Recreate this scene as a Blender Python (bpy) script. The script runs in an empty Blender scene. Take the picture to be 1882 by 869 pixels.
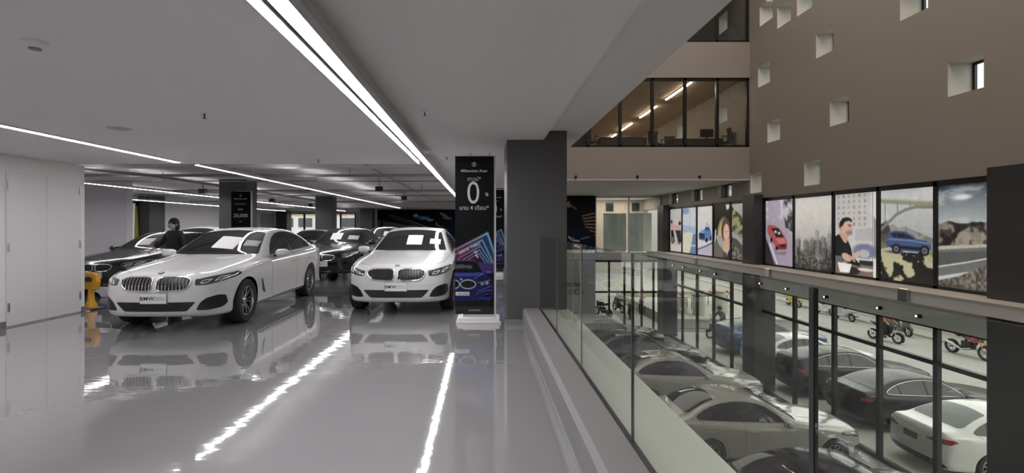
import bpy, bmesh, math, random
import numpy as np
from mathutils import Vector, Matrix
from mathutils.bvhtree import BVHTree
random.seed(7); np.random.seed(7)
SC = bpy.context.scene
COL = SC.collection
# ---------------------------------------------------------------- camera (x right, y forward, z up; z=0 is the upper showroom floor)
cam_data = bpy.data.cameras.new('camera')
cam = bpy.data.objects.new('camera', cam_data); COL.objects.link(cam)
cam_data.sensor_width = 36.0
cam_data.lens = 36.0 * 920.0 / 1882.0
cam_data.shift_x = 53.0 / 1882.0
cam_data.shift_y = -19.5 / 1882.0
cam_data.clip_start = 0.05; cam_data.clip_end = 400
cam.location = (0, 0, 1.5); cam.rotation_euler = (math.pi / 2, 0, 0)
SC.camera = cam
SC.view_settings.view_transform = 'Standard'
SC.view_settings.look = 'None'
SC.view_settings.gamma = 1.0
SC.view_settings.use_curve_mapping = False
SC.view_settings.exposure = 0.5
# ---------------------------------------------------------------- overcast sky
WORLD = bpy.data.worlds.new('overcast_sky'); SC.world = WORLD; WORLD.use_nodes = True
_n = WORLD.node_tree.nodes; _l = WORLD.node_tree.links
_bg = _n['Background']; _bg.inputs[0].default_value = (1.0, 0.985, 0.95, 1); _bg.inputs[1].default_value = 1.7
LED = 36.0           # emission of the showroom LED lines
SC.cycles.max_bounces = 8; SC.cycles.diffuse_bounces = 4; SC.cycles.glossy_bounces = 5
SC.cycles.transparent_max_bounces = 16; SC.cycles.transmission_bounces = 4
SC.cycles.caustics_reflective = False; SC.cycles.caustics_refractive = False
SC.cycles.sample_clamp_indirect = 4.0
SC.cycles.use_denoising = True
FAC = 9.86           # facade plane x
LOW = -4.3           # ground floor level
def area(name, loc, sx, sy, power, col, rot=(0,0,0)):
    l = bpy.data.lights.new(name, 'AREA'); l.shape = 'RECTANGLE'; l.size = sx; l.size_y = sy; l.energy = power; l.color = col
    o = bpy.data.objects.new(name, l); COL.objects.link(o); o.location = loc; o.rotation_euler = rot; return o
area('atrium_fill_light', (5.6, 6.5, 13.8), 6.5, 20, 800, (1.0,.90,.80))  # unseen area lamp added to lift the dim atrium walls
area('end_room_light', (7.8, 29.6, 3.05), 3, 2, 70, (1.0,.90,.80))
area('gallery_soffit_light', (6.0, 23.0, 3.15), 5, 6, 75, (1.0,.93,.86))
# ================================================================ materials
MATS = {}
def mat(name, color=(.5,.5,.5), rough=.5, metal=0.0, coat=0.0, emit=None, es=0.0, spec=.5, noise=None, bump=None, alpha=None):
    if name in MATS: return MATS[name]
    m = bpy.data.materials.new(name); m.use_nodes = True
    nt = m.node_tree; b = nt.nodes['Principled BSDF']
    b.inputs['Base Color'].default_value = (*color, 1); b.inputs['Roughness'].default_value = rough
    b.inputs['Metallic'].default_value = metal; b.inputs['Coat Weight'].default_value = coat
    b.inputs['Coat Roughness'].default_value = .03; b.inputs['Specular IOR Level'].default_value = spec
    if emit: b.inputs['Emission Color'].default_value = (*emit, 1); b.inputs['Emission Strength'].default_value = es
    if noise:                                   # (scale, amount) gentle mottling of the colour itself
        tc = nt.nodes.new('ShaderNodeTexCoord'); no = nt.nodes.new('ShaderNodeTexNoise')
        no.inputs['Scale'].default_value = noise[0]; no.inputs['Detail'].default_value = 5
        mx = nt.nodes.new('ShaderNodeMix'); mx.data_type = 'RGBA'
        a = noise[1]
        mx.inputs['A'].default_value = (*[c*(1-a) for c in color], 1); mx.inputs['B'].default_value = (*[min(1, c*(1+a)) for c in color], 1)
        nt.links.new(tc.outputs['Object'], no.inputs['Vector']); nt.links.new(no.outputs['Fac'], mx.inputs['Factor'])
        nt.links.new(mx.outputs['Result'], b.inputs['Base Color'])
    if bump:
        tc = nt.nodes.new('ShaderNodeTexCoord'); no = nt.nodes.new('ShaderNodeTexNoise'); no.inputs['Scale'].default_value = bump[0]
        bu = nt.nodes.new('ShaderNodeBump'); bu.inputs['Strength'].default_value = bump[1]; bu.inputs['Distance'].default_value = bump[2]
        nt.links.new(tc.outputs['Object'], no.inputs['Vector']); nt.links.new(no.outputs['Fac'], bu.inputs['Height'])
        nt.links.new(bu.outputs['Normal'], b.inputs['Normal'])
    MATS[name] = m; return m
def glass(name, tint=(.92,.96,.94), gloss=1.0, rough=0.0):
    """clear pane: straight-through transparency plus fresnel reflection on both faces of a solid slab"""
    if name in MATS: return MATS[name]
    m = bpy.data.materials.new(name); m.use_nodes = True; nt = m.node_tree; nt.nodes.clear()
    out = nt.nodes.new('ShaderNodeOutputMaterial'); tr = nt.nodes.new('ShaderNodeBsdfTransparent'); gl = nt.nodes.new('ShaderNodeBsdfGlossy')
    mx = nt.nodes.new('ShaderNodeMixShader'); fr = nt.nodes.new('ShaderNodeFresnel'); ge = nt.nodes.new('ShaderNodeNewGeometry')
    mp = nt.nodes.new('ShaderNodeMapRange')
    mp.inputs['To Min'].default_value = 1.5; mp.inputs['To Max'].default_value = 1/1.5
    tr.inputs[0].default_value = (*tint, 1); gl.inputs[0].default_value = (gloss, gloss, gloss, 1); gl.inputs['Roughness'].default_value = rough
    L = nt.links.new
    L(ge.outputs['Backfacing'], mp.inputs['Value']); L(mp.outputs['Result'], fr.inputs['IOR'])
    L(fr.outputs[0], mx.inputs[0]); L(tr.outputs[0], mx.inputs[1]); L(gl.outputs[0], mx.inputs[2]); L(mx.outputs[0], out.inputs[0])
    MATS[name] = m; return m
def printed(name, emit=0.0, rough=.35, translucent=False):
    """artwork held in the mesh's own colour attribute"""
    if name in MATS: return MATS[name]
    m = bpy.data.materials.new(name); m.use_nodes = True; nt = m.node_tree; b = nt.nodes['Principled BSDF']
    a = nt.nodes.new('ShaderNodeAttribute'); a.attribute_name = 'art'
    nt.links.new(a.outputs['Color'], b.inputs['Base Color']); b.inputs['Roughness'].default_value = rough
    if emit: nt.links.new(a.outputs['Color'], b.inputs['Emission Color']); b.inputs['Emission Strength'].default_value = emit
    MATS[name] = m; return m
# ================================================================ mesh builder
class MB:
    def __init__(s): s.v = []; s.f = []; s.m = []
    def add(s, vs, fs, mi=0):
        o = len(s.v); s.v += [tuple(map(float, p)) for p in vs]
        s.f += [tuple(i+o for i in f) for f in fs]; s.m += [mi]*len(fs); return s
    def box(s, x0, x1, y0, y1, z0, z1, mi=0):
        vs = [(x0,y0,z0),(x1,y0,z0),(x1,y1,z0),(x0,y1,z0),(x0,y0,z1),(x1,y0,z1),(x1,y1,z1),(x0,y1,z1)]
        return s.add(vs, [(3,2,1,0),(4,5,6,7),(0,1,5,4),(1,2,6,5),(2,3,7,6),(3,0,4,7)], mi)
    def hexa(s, a, b, mi=0):   # a,b: two quads of 4 points
        return s.add(list(a)+list(b), [(3,2,1,0),(4,5,6,7),(0,1,5,4),(1,2,6,5),(2,3,7,6),(3,0,4,7)], mi)
    def prism(s, poly, axis, a, b, mi=0):
        n = len(poly)
        def P(p, t):
            return {'x': (t,p[0],p[1]), 'y': (p[0],t,p[1]), 'z': (p[0],p[1],t)}[axis]
        vs = [P(p,a) for p in poly]+[P(p,b) for p in poly]
        fs = [tuple(range(n))[::-1], tuple(range(n,2*n))]+[(i,(i+1)%n,(i+1)%n+n,i+n) for i in range(n)]
        return s.add(vs, fs, mi)
    def cyl(s, p0, p1, r, n=12, r2=None, mi=0, caps=True):
        p0 = Vector(p0); p1 = Vector(p1); d = (p1-p0).normalized(); u = d.orthogonal().normalized(); w = d.cross(u); r2 = r if r2 is None else r2
        vs = []
        for p, rr in ((p0,r),(p1,r2)):
            for i in range(n):
                t = 2*math.pi*i/n; vs.append(p+(u*math.cos(t)+w*math.sin(t))*rr)
        fs = [(i,(i+1)%n,(i+1)%n+n,i+n) for i in range(n)]
        if caps: fs += [tuple(range(n))[::-1], tuple(range(n,2*n))]
        return s.add(vs, fs, mi)
    def tube(s, pts, r, n=6, closed=False, mi=0, flat=1.0):
        P = [Vector(p) for p in pts]; N = len(P); vs = []; prev = None
        for i, p in enumerate(P):
            a = P[(i-1) % N] if (closed or i) else P[i]; b = P[(i+1) % N] if (closed or i < N-1) else P[i]
            d = (b-a); d = d.normalized() if d.length > 1e-9 else Vector((0,0,1))
            u = d.orthogonal().normalized() if prev is None else (prev-d*prev.dot(d))
            u = u.normalized() if u.length > 1e-6 else d.orthogonal().normalized(); prev = u; w = d.cross(u)
            for k in range(n):
                t = 2*math.pi*k/n; vs.append(p+(u*math.cos(t)+w*math.sin(t)*flat)*(r[i] if hasattr(r,'__len__') else r))
        fs = []
        for i in range(N if closed else N-1):
            j = (i+1) % N
            for k in range(n): fs.append((i*n+k, i*n+(k+1)%n, j*n+(k+1)%n, j*n+k))
        if not closed: fs += [tuple(range(n))[::-1], tuple(range((N-1)*n, N*n))]
        return s.add(vs, fs, mi)
    def lathe(s, prof, c=(0,0,0), axis='z', n=24, mi=0, ang=2*math.pi):
        vs = []; N = len(prof); full = abs(ang-2*math.pi) < 1e-6; m = n if full else n+1
        for i in range(m):
            t = ang*i/n; ct, st = math.cos(t), math.sin(t)
            for (r, h) in prof:
                q = {'z': (r*ct, r*st, h), 'x': (h, r*ct, r*st), 'y': (r*st, h, r*ct)}[axis]
                vs.append((q[0]+c[0], q[1]+c[1], q[2]+c[2]))
        fs = []
        for i in range(n if full else n):
            j = (i+1) % m
            for k in range(N-1): fs.append((i*N+k, j*N+k, j*N+k+1, i*N+k+1))
        return s.add(vs, fs, mi)
    def ball(s, c, r, n=12, k=8, mi=0, p=1.0):
        r = (r,r,r) if not hasattr(r,'__len__') else r; vs = []; fs = []
        sg = lambda a: math.copysign(abs(a)**p, a)
        for i in range(k+1):
            ph = math.pi*i/k
            for j in range(n):
                t = 2*math.pi*j/n
                vs.append((c[0]+r[0]*sg(math.sin(ph))*sg(math.cos(t)), c[1]+r[1]*sg(math.sin(ph))*sg(math.sin(t)), c[2]+r[2]*sg(math.cos(ph))))
        for i in range(k):
            for j in range(n): fs.append((i*n+j, (i+1)*n+j, (i+1)*n+(j+1)%n, i*n+(j+1)%n))
        return s.add(vs, fs, mi)
    def build(s, name, mats, parent=None, smooth=None, bevel=0, seg=2, kind=None, label=None, cat=None, group=None, loc=None, rz=0):
        me = bpy.data.meshes.new(name); me.from_pydata(s.v, [], s.f)
        mats = mats if isinstance(mats, (list, tuple)) else [mats]
        for m in mats: me.materials.append(m)
        if len(mats) > 1: me.polygons.foreach_set('material_index', s.m)
        bm = bmesh.new(); bm.from_mesh(me)
        bmesh.ops.remove_doubles(bm, verts=bm.verts, dist=1e-5)
        if bevel: bmesh.ops.bevel(bm, geom=[e for e in bm.edges if len(e.link_faces) == 2 and e.calc_face_angle(0) > .6], offset=bevel, segments=seg, affect='EDGES', profile=.5)
        bmesh.ops.recalc_face_normals(bm, faces=bm.faces)
        bm.to_mesh(me); bm.free()
        if smooth is not None:
            me.shade_smooth(); me.set_sharp_from_angle(angle=math.radians(smooth))
        return link(name, me, parent, kind, label, cat, group, loc, rz)
def link(name, me, parent=None, kind=None, label=None, cat=None, group=None, loc=None, rz=0):
    o = bpy.data.objects.new(name, me); COL.objects.link(o)
    if parent is not None: o.parent = parent
    if loc is not None: o.location = loc
    if rz: o.rotation_euler = (0,0,rz)
    return tag(o, label, cat, group, kind)
def tag(o, label=None, cat=None, group=None, kind=None):
    if label: o['label'] = label
    if cat: o['category'] = cat
    if group: o['group'] = group
    if kind: o['kind'] = kind
    return o
def thing(name, label, cat, loc=(0,0,0), rz=0, group=None):
    o = bpy.data.objects.new(name, None); COL.objects.link(o); o.empty_display_size = .2
    o.location = loc; o.rotation_euler = (0,0,rz); return tag(o, label, cat, group)
def dup(o, loc=None, rz=None, label=None, parent=None, group=None, scale=None):
    c = o.copy(); COL.objects.link(c)
    if parent is not None: c.parent = parent
    if loc is not None: c.location = loc
    if rz is not None: c.rotation_euler = (0,0,rz)
    if scale is not None: c.scale = scale
    if label: c['label'] = label
    if group: c['group'] = group
    for ch in list(o.children): dup(ch, parent=c)
    return c
def struct(name, mb, m, parent=None, **k): return mb.build(name, m, parent, kind=None if parent else 'structure', **k)
def sbox(name, m, x0,x1,y0,y1,z0,z1, parent=None, **k): return struct(name, MB().box(x0,x1,y0,y1,z0,z1), m, parent, **k)
def text_mb(s, size, depth=.001, bold=0.0, align='CENTER', sx=1.0, spacing=1.0):
    cu = bpy.data.curves.new('lettering', 'FONT'); cu.body = s; cu.size = size; cu.extrude = depth; cu.offset = bold; cu.align_x = align
    cu.align_y = 'CENTER'; cu.resolution_u = 4; cu.space_character = spacing
    o = bpy.data.objects.new('lettering', cu); COL.objects.link(o); bpy.context.view_layer.update()
    dg = bpy.context.evaluated_depsgraph_get(); me = bpy.data.meshes.new_from_object(o.evaluated_get(dg))
    v = [(p.co.x*sx, p.co.y, p.co.z) for p in me.vertices]; f = [tuple(p.vertices) for p in me.polygons]
    bpy.data.objects.remove(o); bpy.data.curves.remove(cu); bpy.data.meshes.remove(me)
    return v, f
def add_text(mb, s, size, fn, mi=0, **k):
    v, f = text_mb(s, size, **k); mb.add([fn(*p) for p in v], f, mi); return mb
# ================================================================ small raster painter for printed artwork (numpy), written to a colour attribute
class Art:
    def __init__(s, w, h, col=(0,0,0)):
        s.w, s.h = w, h; s.a = np.zeros((h, w, 3)); s.a[:] = col
        s.X, s.Y = np.meshgrid((np.arange(w)+.5)/w, 1-(np.arange(h)+.5)/h)     # x right 0..1, y up 0..1 (row 0 is the top)
    def blend(s, mask, col): m = np.clip(mask, 0, 1)[..., None]; s.a = s.a*(1-m)+np.array(col)*m; return s
    def grad(s, c0, c1, y0=0, y1=1): 
        t = np.clip((s.Y-y0)/(y1-y0), 0, 1)[..., None]; s.a = np.array(c0)*(1-t)+np.array(c1)*t; return s
    def pmask(s, pts):
        inside = np.zeros(s.X.shape, bool); n = len(pts); j = n-1
        for i in range(n):
            xi, yi = pts[i]; xj, yj = pts[j]
            c = ((yi > s.Y) != (yj > s.Y)) & (s.X < (xj-xi)*(s.Y-yi)/((yj-yi) if abs(yj-yi) > 1e-9 else 1e-9)+xi)
            inside ^= c; j = i
        return inside.astype(float)
    def poly(s, pts, col, a=1.0): return s.blend(s.pmask(pts)*a, col)
    def ell(s, cx, cy, rx, ry, col, a=1.0, soft=.15, rot=0):
        dx = s.X-cx; dy = s.Y-cy; c, n = math.cos(rot), math.sin(rot)
        d = np.sqrt(((dx*c+dy*n)/rx)**2+((-dx*n+dy*c)/ry)**2); return s.blend(np.clip((1-d)/soft+.5, 0, 1)*a, col)
    def line(s, pts, wd, col, a=1.0, asp=1.0, soft=.5):
        for (x0,y0), (x1,y1) in zip(pts[:-1], pts[1:]):
            dx, dy = x1-x0, (y1-y0)*asp; L = max(dx*dx+dy*dy, 1e-12)
            t = np.clip(((s.X-x0)*dx+(s.Y-y0)*asp*dy)/L, 0, 1)
            d = np.hypot(s.X-x0-t*dx, (s.Y-y0)*asp-t*dy); s.blend(np.clip((wd-d)/(wd*soft), 0, 1)*a, col)
        return s
    def noise(s, sc=6, oct=4, seed=0, asp=None):
        rng = np.random.RandomState(seed); out = np.zeros(s.X.shape); amp = 1; tot = 0; asp = asp or s.h/s.w
        for o in range(oct):
            g = rng.rand(int(sc*asp)+3, int(sc)+3); u = s.X*sc; v = s.Y*sc*asp
            i = np.clip(u.astype(int), 0, g.shape[1]-2); j = np.clip(v.astype(int), 0, g.shape[0]-2); fu = u-i; fv = v-j
            fu = fu*fu*(3-2*fu); fv = fv*fv*(3-2*fv)
            out += amp*((g[j,i]*(1-fu)+g[j,i+1]*fu)*(1-fv)+(g[j+1,i]*(1-fu)+g[j+1,i+1]*fu)*fv); tot += amp; amp *= .55; sc *= 2
        return out/tot
    def finish(s, seed=1, blur=1, grain=.10):
        for _ in range(blur):
            p = np.pad(s.a, ((1,1),(1,1),(0,0)), 'edge'); s.a = (p[1:-1,1:-1]*4+p[:-2,1:-1]*2+p[2:,1:-1]*2+p[1:-1,:-2]*2+p[1:-1,2:]*2+p[:-2,:-2]+p[2:,2:]+p[:-2,2:]+p[2:,:-2])/16
        l = s.a.mean(-1, keepdims=True); s.a = s.a*.74+l*.26
        s.a = s.a*(1+grain*(s.noise(7, 5, seed)-.5)*2+grain*.8*(s.noise(30, 2, seed+5)-.5)*2)[..., None]; return s
    def mesh(s, name, origin, du, dv, thick=.0, n=None):
        """grid mesh, one colour per cell, spanning origin + u*du + v*dv"""
        o = np.array(origin); du = np.array(du, float); dv = np.array(dv, float); W, H = s.w, s.h
        uu, vv = np.meshgrid(np.arange(W)/(W-1), 1-np.arange(H)/(H-1))
        P = o+uu[..., None]*du+vv[..., None]*dv; P = P.reshape(-1, 3)
        idx = np.arange(W*H).reshape(H, W)
        F = np.stack([idx[:-1,:-1], idx[1:,:-1], idx[1:,1:], idx[:-1,1:]], -1).reshape(-1, 4)
        me = bpy.data.meshes.new(name); me.vertices.add(len(P)); me.vertices.foreach_set('co', P.ravel())
        me.loops.add(F.size); me.loops.foreach_set('vertex_index', F.ravel().astype(np.int32))
        me.polygons.add(len(F)); me.polygons.foreach_set('loop_start', np.arange(0, F.size, 4, dtype=np.int32))
        me.update(calc_edges=True); me.validate()
        at = me.color_attributes.new('art', 'FLOAT_COLOR', 'POINT')
        c = np.ones((len(P), 4)); c[:, :3] = np.clip(s.a, 0, 1).reshape(-1, 3)
        at.data.foreach_set('color', c.ravel()); return me
def S(*c):      # sRGB 0-255 to linear
    return tuple(((x/255)/12.92 if x/255 <= .04045 else ((x/255+.055)/1.055)**2.4) for x in c)
# ================================================================ materials of the place
m_white = mat('white_paint', (.74,.725,.72), .7, noise=(1.5,.02))
m_ceil = mat('ceiling_paint', (.72,.70,.70), .8, noise=(1.2,.02))
m_raw = mat('unfinished_slab_paint', (.74,.72,.715), .85, noise=(.8,.10), bump=(6,.3,.01))
m_col = mat('dark_grey_column_paint', (.072,.072,.074), .5, noise=(2,.05))
m_pillar = mat('charcoal_pillar_cladding', (.045,.045,.047), .4)
m_black = mat('black_metal', (.010,.010,.011), .35)
m_dark = mat('black_aluminium_frame', (.014,.014,.016), .4)
m_curb = mat('curb_grey_paint', (.19,.18,.185), .55, noise=(3,.04))
m_ledge = mat('ledge_pale_paint', (.62,.63,.59), .6, noise=(2,.03))
m_beige = mat('perforated_wall_paint', (.34,.31,.275), .75, noise=(.5,.05))
m_beige2 = mat('atrium_wall_paint', (.36,.32,.30), .75, noise=(.5,.03))
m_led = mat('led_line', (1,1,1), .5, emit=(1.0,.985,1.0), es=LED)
m_alu = mat('brushed_aluminium', (.6,.6,.6), .35, metal=1)
m_steel = mat('stainless_steel', (.55,.55,.54), .25, metal=1)
m_glass = glass('clear_glass', (.92,.945,.92), .62)
m_fglass = glass('facade_glass', (.96,.965,.955), .6)
m_wglass = glass('window_glass', (.85,.88,.88))
# polished epoxy floor: slightly wavy clear coat
m_floor = mat('grey_epoxy_floor', (.25,.244,.252), .05, coat=1.0, spec=.5, noise=(.6,.04))
nt = m_floor.node_tree; b = nt.nodes['Principled BSDF']; b.inputs['Coat Roughness'].default_value = .02
tc = nt.nodes.new('ShaderNodeTexCoord'); mp = nt.nodes.new('ShaderNodeMapping'); mp.inputs['Scale'].default_value = (.42,1.25,1)
no = nt.nodes.new('ShaderNodeTexNoise'); no.inputs['Scale'].default_value = 5.5; no.inputs['Detail'].default_value = 2.5
bu = nt.nodes.new('ShaderNodeBump'); bu.inputs['Strength'].default_value = .11; bu.inputs['Distance'].default_value = .010
nt.links.new(tc.outputs['Object'], mp.inputs[0]); nt.links.new(mp.outputs[0], no.inputs['Vector']); nt.links.new(no.outputs['Fac'], bu.inputs['Height'])
nt.links.new(bu.outputs['Normal'], b.inputs['Normal']); nt.links.new(bu.outputs['Normal'], b.inputs['Coat Normal'])
m_lowfloor = mat('ground_floor_tiles', (.27,.265,.25), .22)
# ---------------------------------------------------------------- upper floor slab, ledge, curb
sbox('floor', m_floor, -19, .60, -4, 45, -.35, 0)
sbox('trim_1', m_ledge, .875, 1.31, -4, 27.6, -.45, .225)                    # pale ledge outside the glass
b_ = MB().prism([(.60,-.35),(.875,-.35),(.875,.25),(.635,.25),(.60,.215)], 'y', -4, 27.6)
struct('trim_2', b_, m_curb)                                                 # raised curb carrying the balustrade
sbox('trim_3', mat('bright_metal_strip', (.42,.42,.42), .3, metal=.6), .575, .60, -4, 7.6, 0, .006)
# ---------------------------------------------------------------- ceilings
sbox('ceiling', m_ceil, -19, -1.085, -4, 8.5, 2.55, 3.0)
sbox('ceiling_1', m_ceil, -1.085, .92, -4, 18.0, 2.81, 3.1)
sbox('ceiling_2', m_ceil, .92, 1.60, -4, 18.44, 2.95, 3.35)
sbox('ceiling_3', m_raw, -19, 1.6, 8.5, 36, 3.12, 3.5)
sbox('ceiling_4', m_ceil, -19, 1.6, 36, 45, 2.81, 3.3)
sbox('wall_fascia', m_beige2, 1.45, 1.60, -4, 18.44, 3.35, 14)
# ---------------------------------------------------------------- outer walls of the upper floor
sbox('wall_left', m_white, -19.3, -17.5, 26.6, 45, 0, 3.3)
sbox('wall_left_front', m_white, -19.3, -17.5, 8.0, 24.6, 0, 3.3)
sbox('wall_left_head', m_white, -19.3, -17.5, 24.6, 26.6, 2.72, 3.3)
sbox('wall_left_sill', m_white, -19.3, -17.5, 24.6, 26.6, 0, .5)
sbox('wall_behind', m_white, -19.3, 1.6, -4.3, -4, -4.6, 14)
sbox('wall_behind_atrium', m_beige2, 1.6, 10.5, -4.3, -4, -4.6, 14)
sbox('wall_partition', mat('lilac_grey_paint', (.66,.64,.68), .7), -17.5, -12.95, 18.2, 18.5, 0, 3.12)
# cabinet wall with flush double doors
cw = sbox('wall_cabinet', m_white, -17.5, -7.0, -4, 8.79, 0, 2.55)
for i, (a, c) in enumerate(((7.335,8.008),(8.014,8.70))):
    d = MB().box(-7.0,-6.985,a,c,.02,2.30).build('door_%d' % (i+1), mat('white_door_lacquer', (.66,.65,.645), .45), kind='structure', bevel=.002)
    for z in (.30,1.18,2.10):
        y = a+.03 if i == 0 else c-.03
        MB().box(-6.984,-6.970,y-.014,y+.014,z-.065,z+.065).build('door_handle' if z == 9 else 'hinge', m_alu, d, bevel=.003)
sbox('baseboard_left', mat('grey_baseboard', (.16,.155,.15), .5), -7.0, -6.985, 8.71, 8.80, 0, .09)
sbox('baseboard_left_front', MATS['grey_baseboard'], -7.0, -6.985, -4, 7.325, 0, .10)
# columns
def column(x, y, w=.92, h=3.12, name='trim_column'):
    o = MB().box(x-w/2, x+w/2, y-w/2, y+w/2, 0, h).build(name, m_col, kind='structure', bevel=.012); return o
MB().box(.36,1.276,7.62,8.54,0,2.95).build('trim_column', m_col, kind='structure', bevel=.01)
MB().box(.345,.62,7.60,7.62,0,.075).build('baseboard_column', MATS['curb_grey_paint'], kind='structure', bevel=.004)
for y in (18.0, 27.9, 37.8): column(.82, y, .92, 2.81 if y > 36 or y < 19 else 3.12)
for y in (17.9, 27.9, 37.9): column(-8.75, y, .92, 2.81 if y > 36 else 3.12)
MB().box(-17.5,-16.9,25.35,26.6,0,3.12).build('trim_column', m_col, kind='structure', bevel=.01)
MB().box(-17.5,-16.6,42.3,43.3,0,2.81).build('trim_column', m_col, kind='structure', bevel=.01)
# ceiling beams of the unfinished part
for y in (12.6, 22.9, 32.9): sbox('trim_beam', m_raw, -17.5, -1.13, y, y+.35, 2.98, 3.12)
# left window with yellow ventilated sash
w = sbox('window_1', m_dark, -17.56, -17.46, 24.6, 24.68, .5, 2.72)
MB().box(-17.56,-17.46,25.27,25.35,.5,2.72).box(-17.56,-17.46,24.6,25.35,2.64,2.72).box(-17.56,-17.46,24.6,25.35,.5,.56).build('window_frame', m_dark, w)
MB().box(-17.52,-17.505,24.68,25.27,.56,2.64).build('pane', m_wglass, w)
MB().prism([(25.0,.6),(25.05,.6),(25.14,2.5),(25.09,2.5)], 'x', -17.44,-17.36).prism([(25.2,.6),(25.24,.6),(25.14,2.5),(25.1,2.5)], 'x', -17.44,-17.36).build('open_sash', mat('olive_yellow_frame', S(170,160,60), .5), w)
# back wall with windows
bz = 44.0
sbox('wall_back', m_white, -17.5, 1.6, bz, bz+.3, 0, .75); sbox('wall_back_head', m_white, -17.5, 1.6, bz, bz+.3, 2.60, 2.81)
sbox('wall_back_right', m_white, -11.2, 1.6, bz, bz+.3, .75, 2.60)
w = MB()
for x in (-17.0,-15.75,-13.6,-12.55,-11.25): w.box(x-.07,x+.07,bz+.05,bz+.2,.75,2.6)
w.box(-17.5,-11.2,bz+.05,bz+.2,.75,.82).box(-17.5,-11.2,bz+.05,bz+.2,2.53,2.6)
wo = struct('window_2', w, m_dark); MB().box(-17.4,-11.25,bz+.12,bz+.135,.8,2.55).build('pane', m_wglass, wo)
sbox('window_2_sill', m_white, -17.5,-11.2,bz-.06,bz,.72,.76)
# storage block that carries the mural
sbox('wall_mural', m_white, -8.45, -.4, 40.05, 41.5, 0, 2.81)
sbox('wall_mural_side', m_white, -9.1, -8.46, 42.4, 42.6, 0, 2.81)
# ---------------------------------------------------------------- atrium: frontal upper walls at y=18.44
Y1 = 18.44
sbox('wall_atrium', m_beige2, 1.6, FAC, Y1, Y1+.35, 3.22, 4.40)
sbox('wall_atrium_upper', m_beige2, 1.6, FAC, Y1, Y1+.35, 6.96, 8.27)
sbox('wall_atrium_top', m_beige2, 1.6, FAC, Y1, Y1+.35, 10.9, 14)
sbox('ceiling_5', mat('soffit_paint', (.70,.66,.62), .8), .92, FAC, Y1, 30, 3.18, 3.22)         # soffit under the first gallery
sbox('ceiling_6', mat('gallery_slab', (.45,.40,.34), .8), 1.6, FAC, Y1+.35, 33, 4.0, 4.28)
sbox('ceiling_7', mat('office_ceiling_paint', (.52,.38,.26), .8), 1.6, FAC, Y1+.35, 33, 7.0, 8.1)
sbox('ceiling_8', MATS['office_ceiling_paint'], 1.6, FAC, Y1+.35, 33, 10.9, 11.2)
sbox('wall_office_back', mat('office_wall_paint', (.42,.33,.25), .8), 1.6, FAC, 33, 33.2, 4.0, 11)
sbox('wall_office_left', MATS['office_wall_paint'], 1.4, 1.6, Y1, 33, 3.5, 11)
sbox('ceiling_atrium', m_beige2, -19, 10.6, -4.3, 33, 14, 14.3)
for k, (z0, z1) in enumerate(((4.40,6.96),(8.27,10.9))):
    fr = MB().box(1.6,FAC,Y1+.05,Y1+.17,z0,z0+.09).box(1.6,FAC,Y1+.05,Y1+.17,z1-.09,z1)
    for x in (2.66,3.87,5.07,6.26,7.47,8.66,9.79): fr.box(x-.05,x+.05,Y1+.05,Y1+.17,z0,z1)
    wo = struct('window_%d' % (k+3), fr, m_black); MB().box(1.6,FAC-.02,Y1+.10,Y1+.112,z0+.05,z1-.05).build('pane', m_wglass, wo)
# ---------------------------------------------------------------- perforated facade wall, with real niches
NICHES = []   # (y centre, z centre, width, height)
for px, py, k in ((1410,22,.8),(1443,25,.75),(1518,77,.74),(1406,137,.74),(1545,204,.74),(1424,240,.74),(1495,318,.74),(1391,336,.74),(1682,-2,.74)):
    y = 9.86*920/(px-888); NICHES.append((y, 1.5+(415-py)*y/920, k, .72))
NICHES.append((10.2, 4.58, .76, .72))
for px, z in ((1239,2.92),(1282,2.92),(1334,2.92)):
    y = 9.86*920/(px-888); NICHES.append((y, z, 1.2, .55))
for y, z in ((7.6,3.6),(6.2,5.6),(4.2,4.1),(2.6,6.0),(8.2,7.0),(12.0,7.6),(5.2,8.0),(15.3,8.4),(17.0,9.5),(13.0,9.6),(10.0,9.2),(20.5,6.1),(22.5,5.2),(25,6.2),(20.5,9.8),(24,9.4),(0.5,4.8),(-1.5,6.5)): NICHES.append((y, z, .74, .72))
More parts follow.
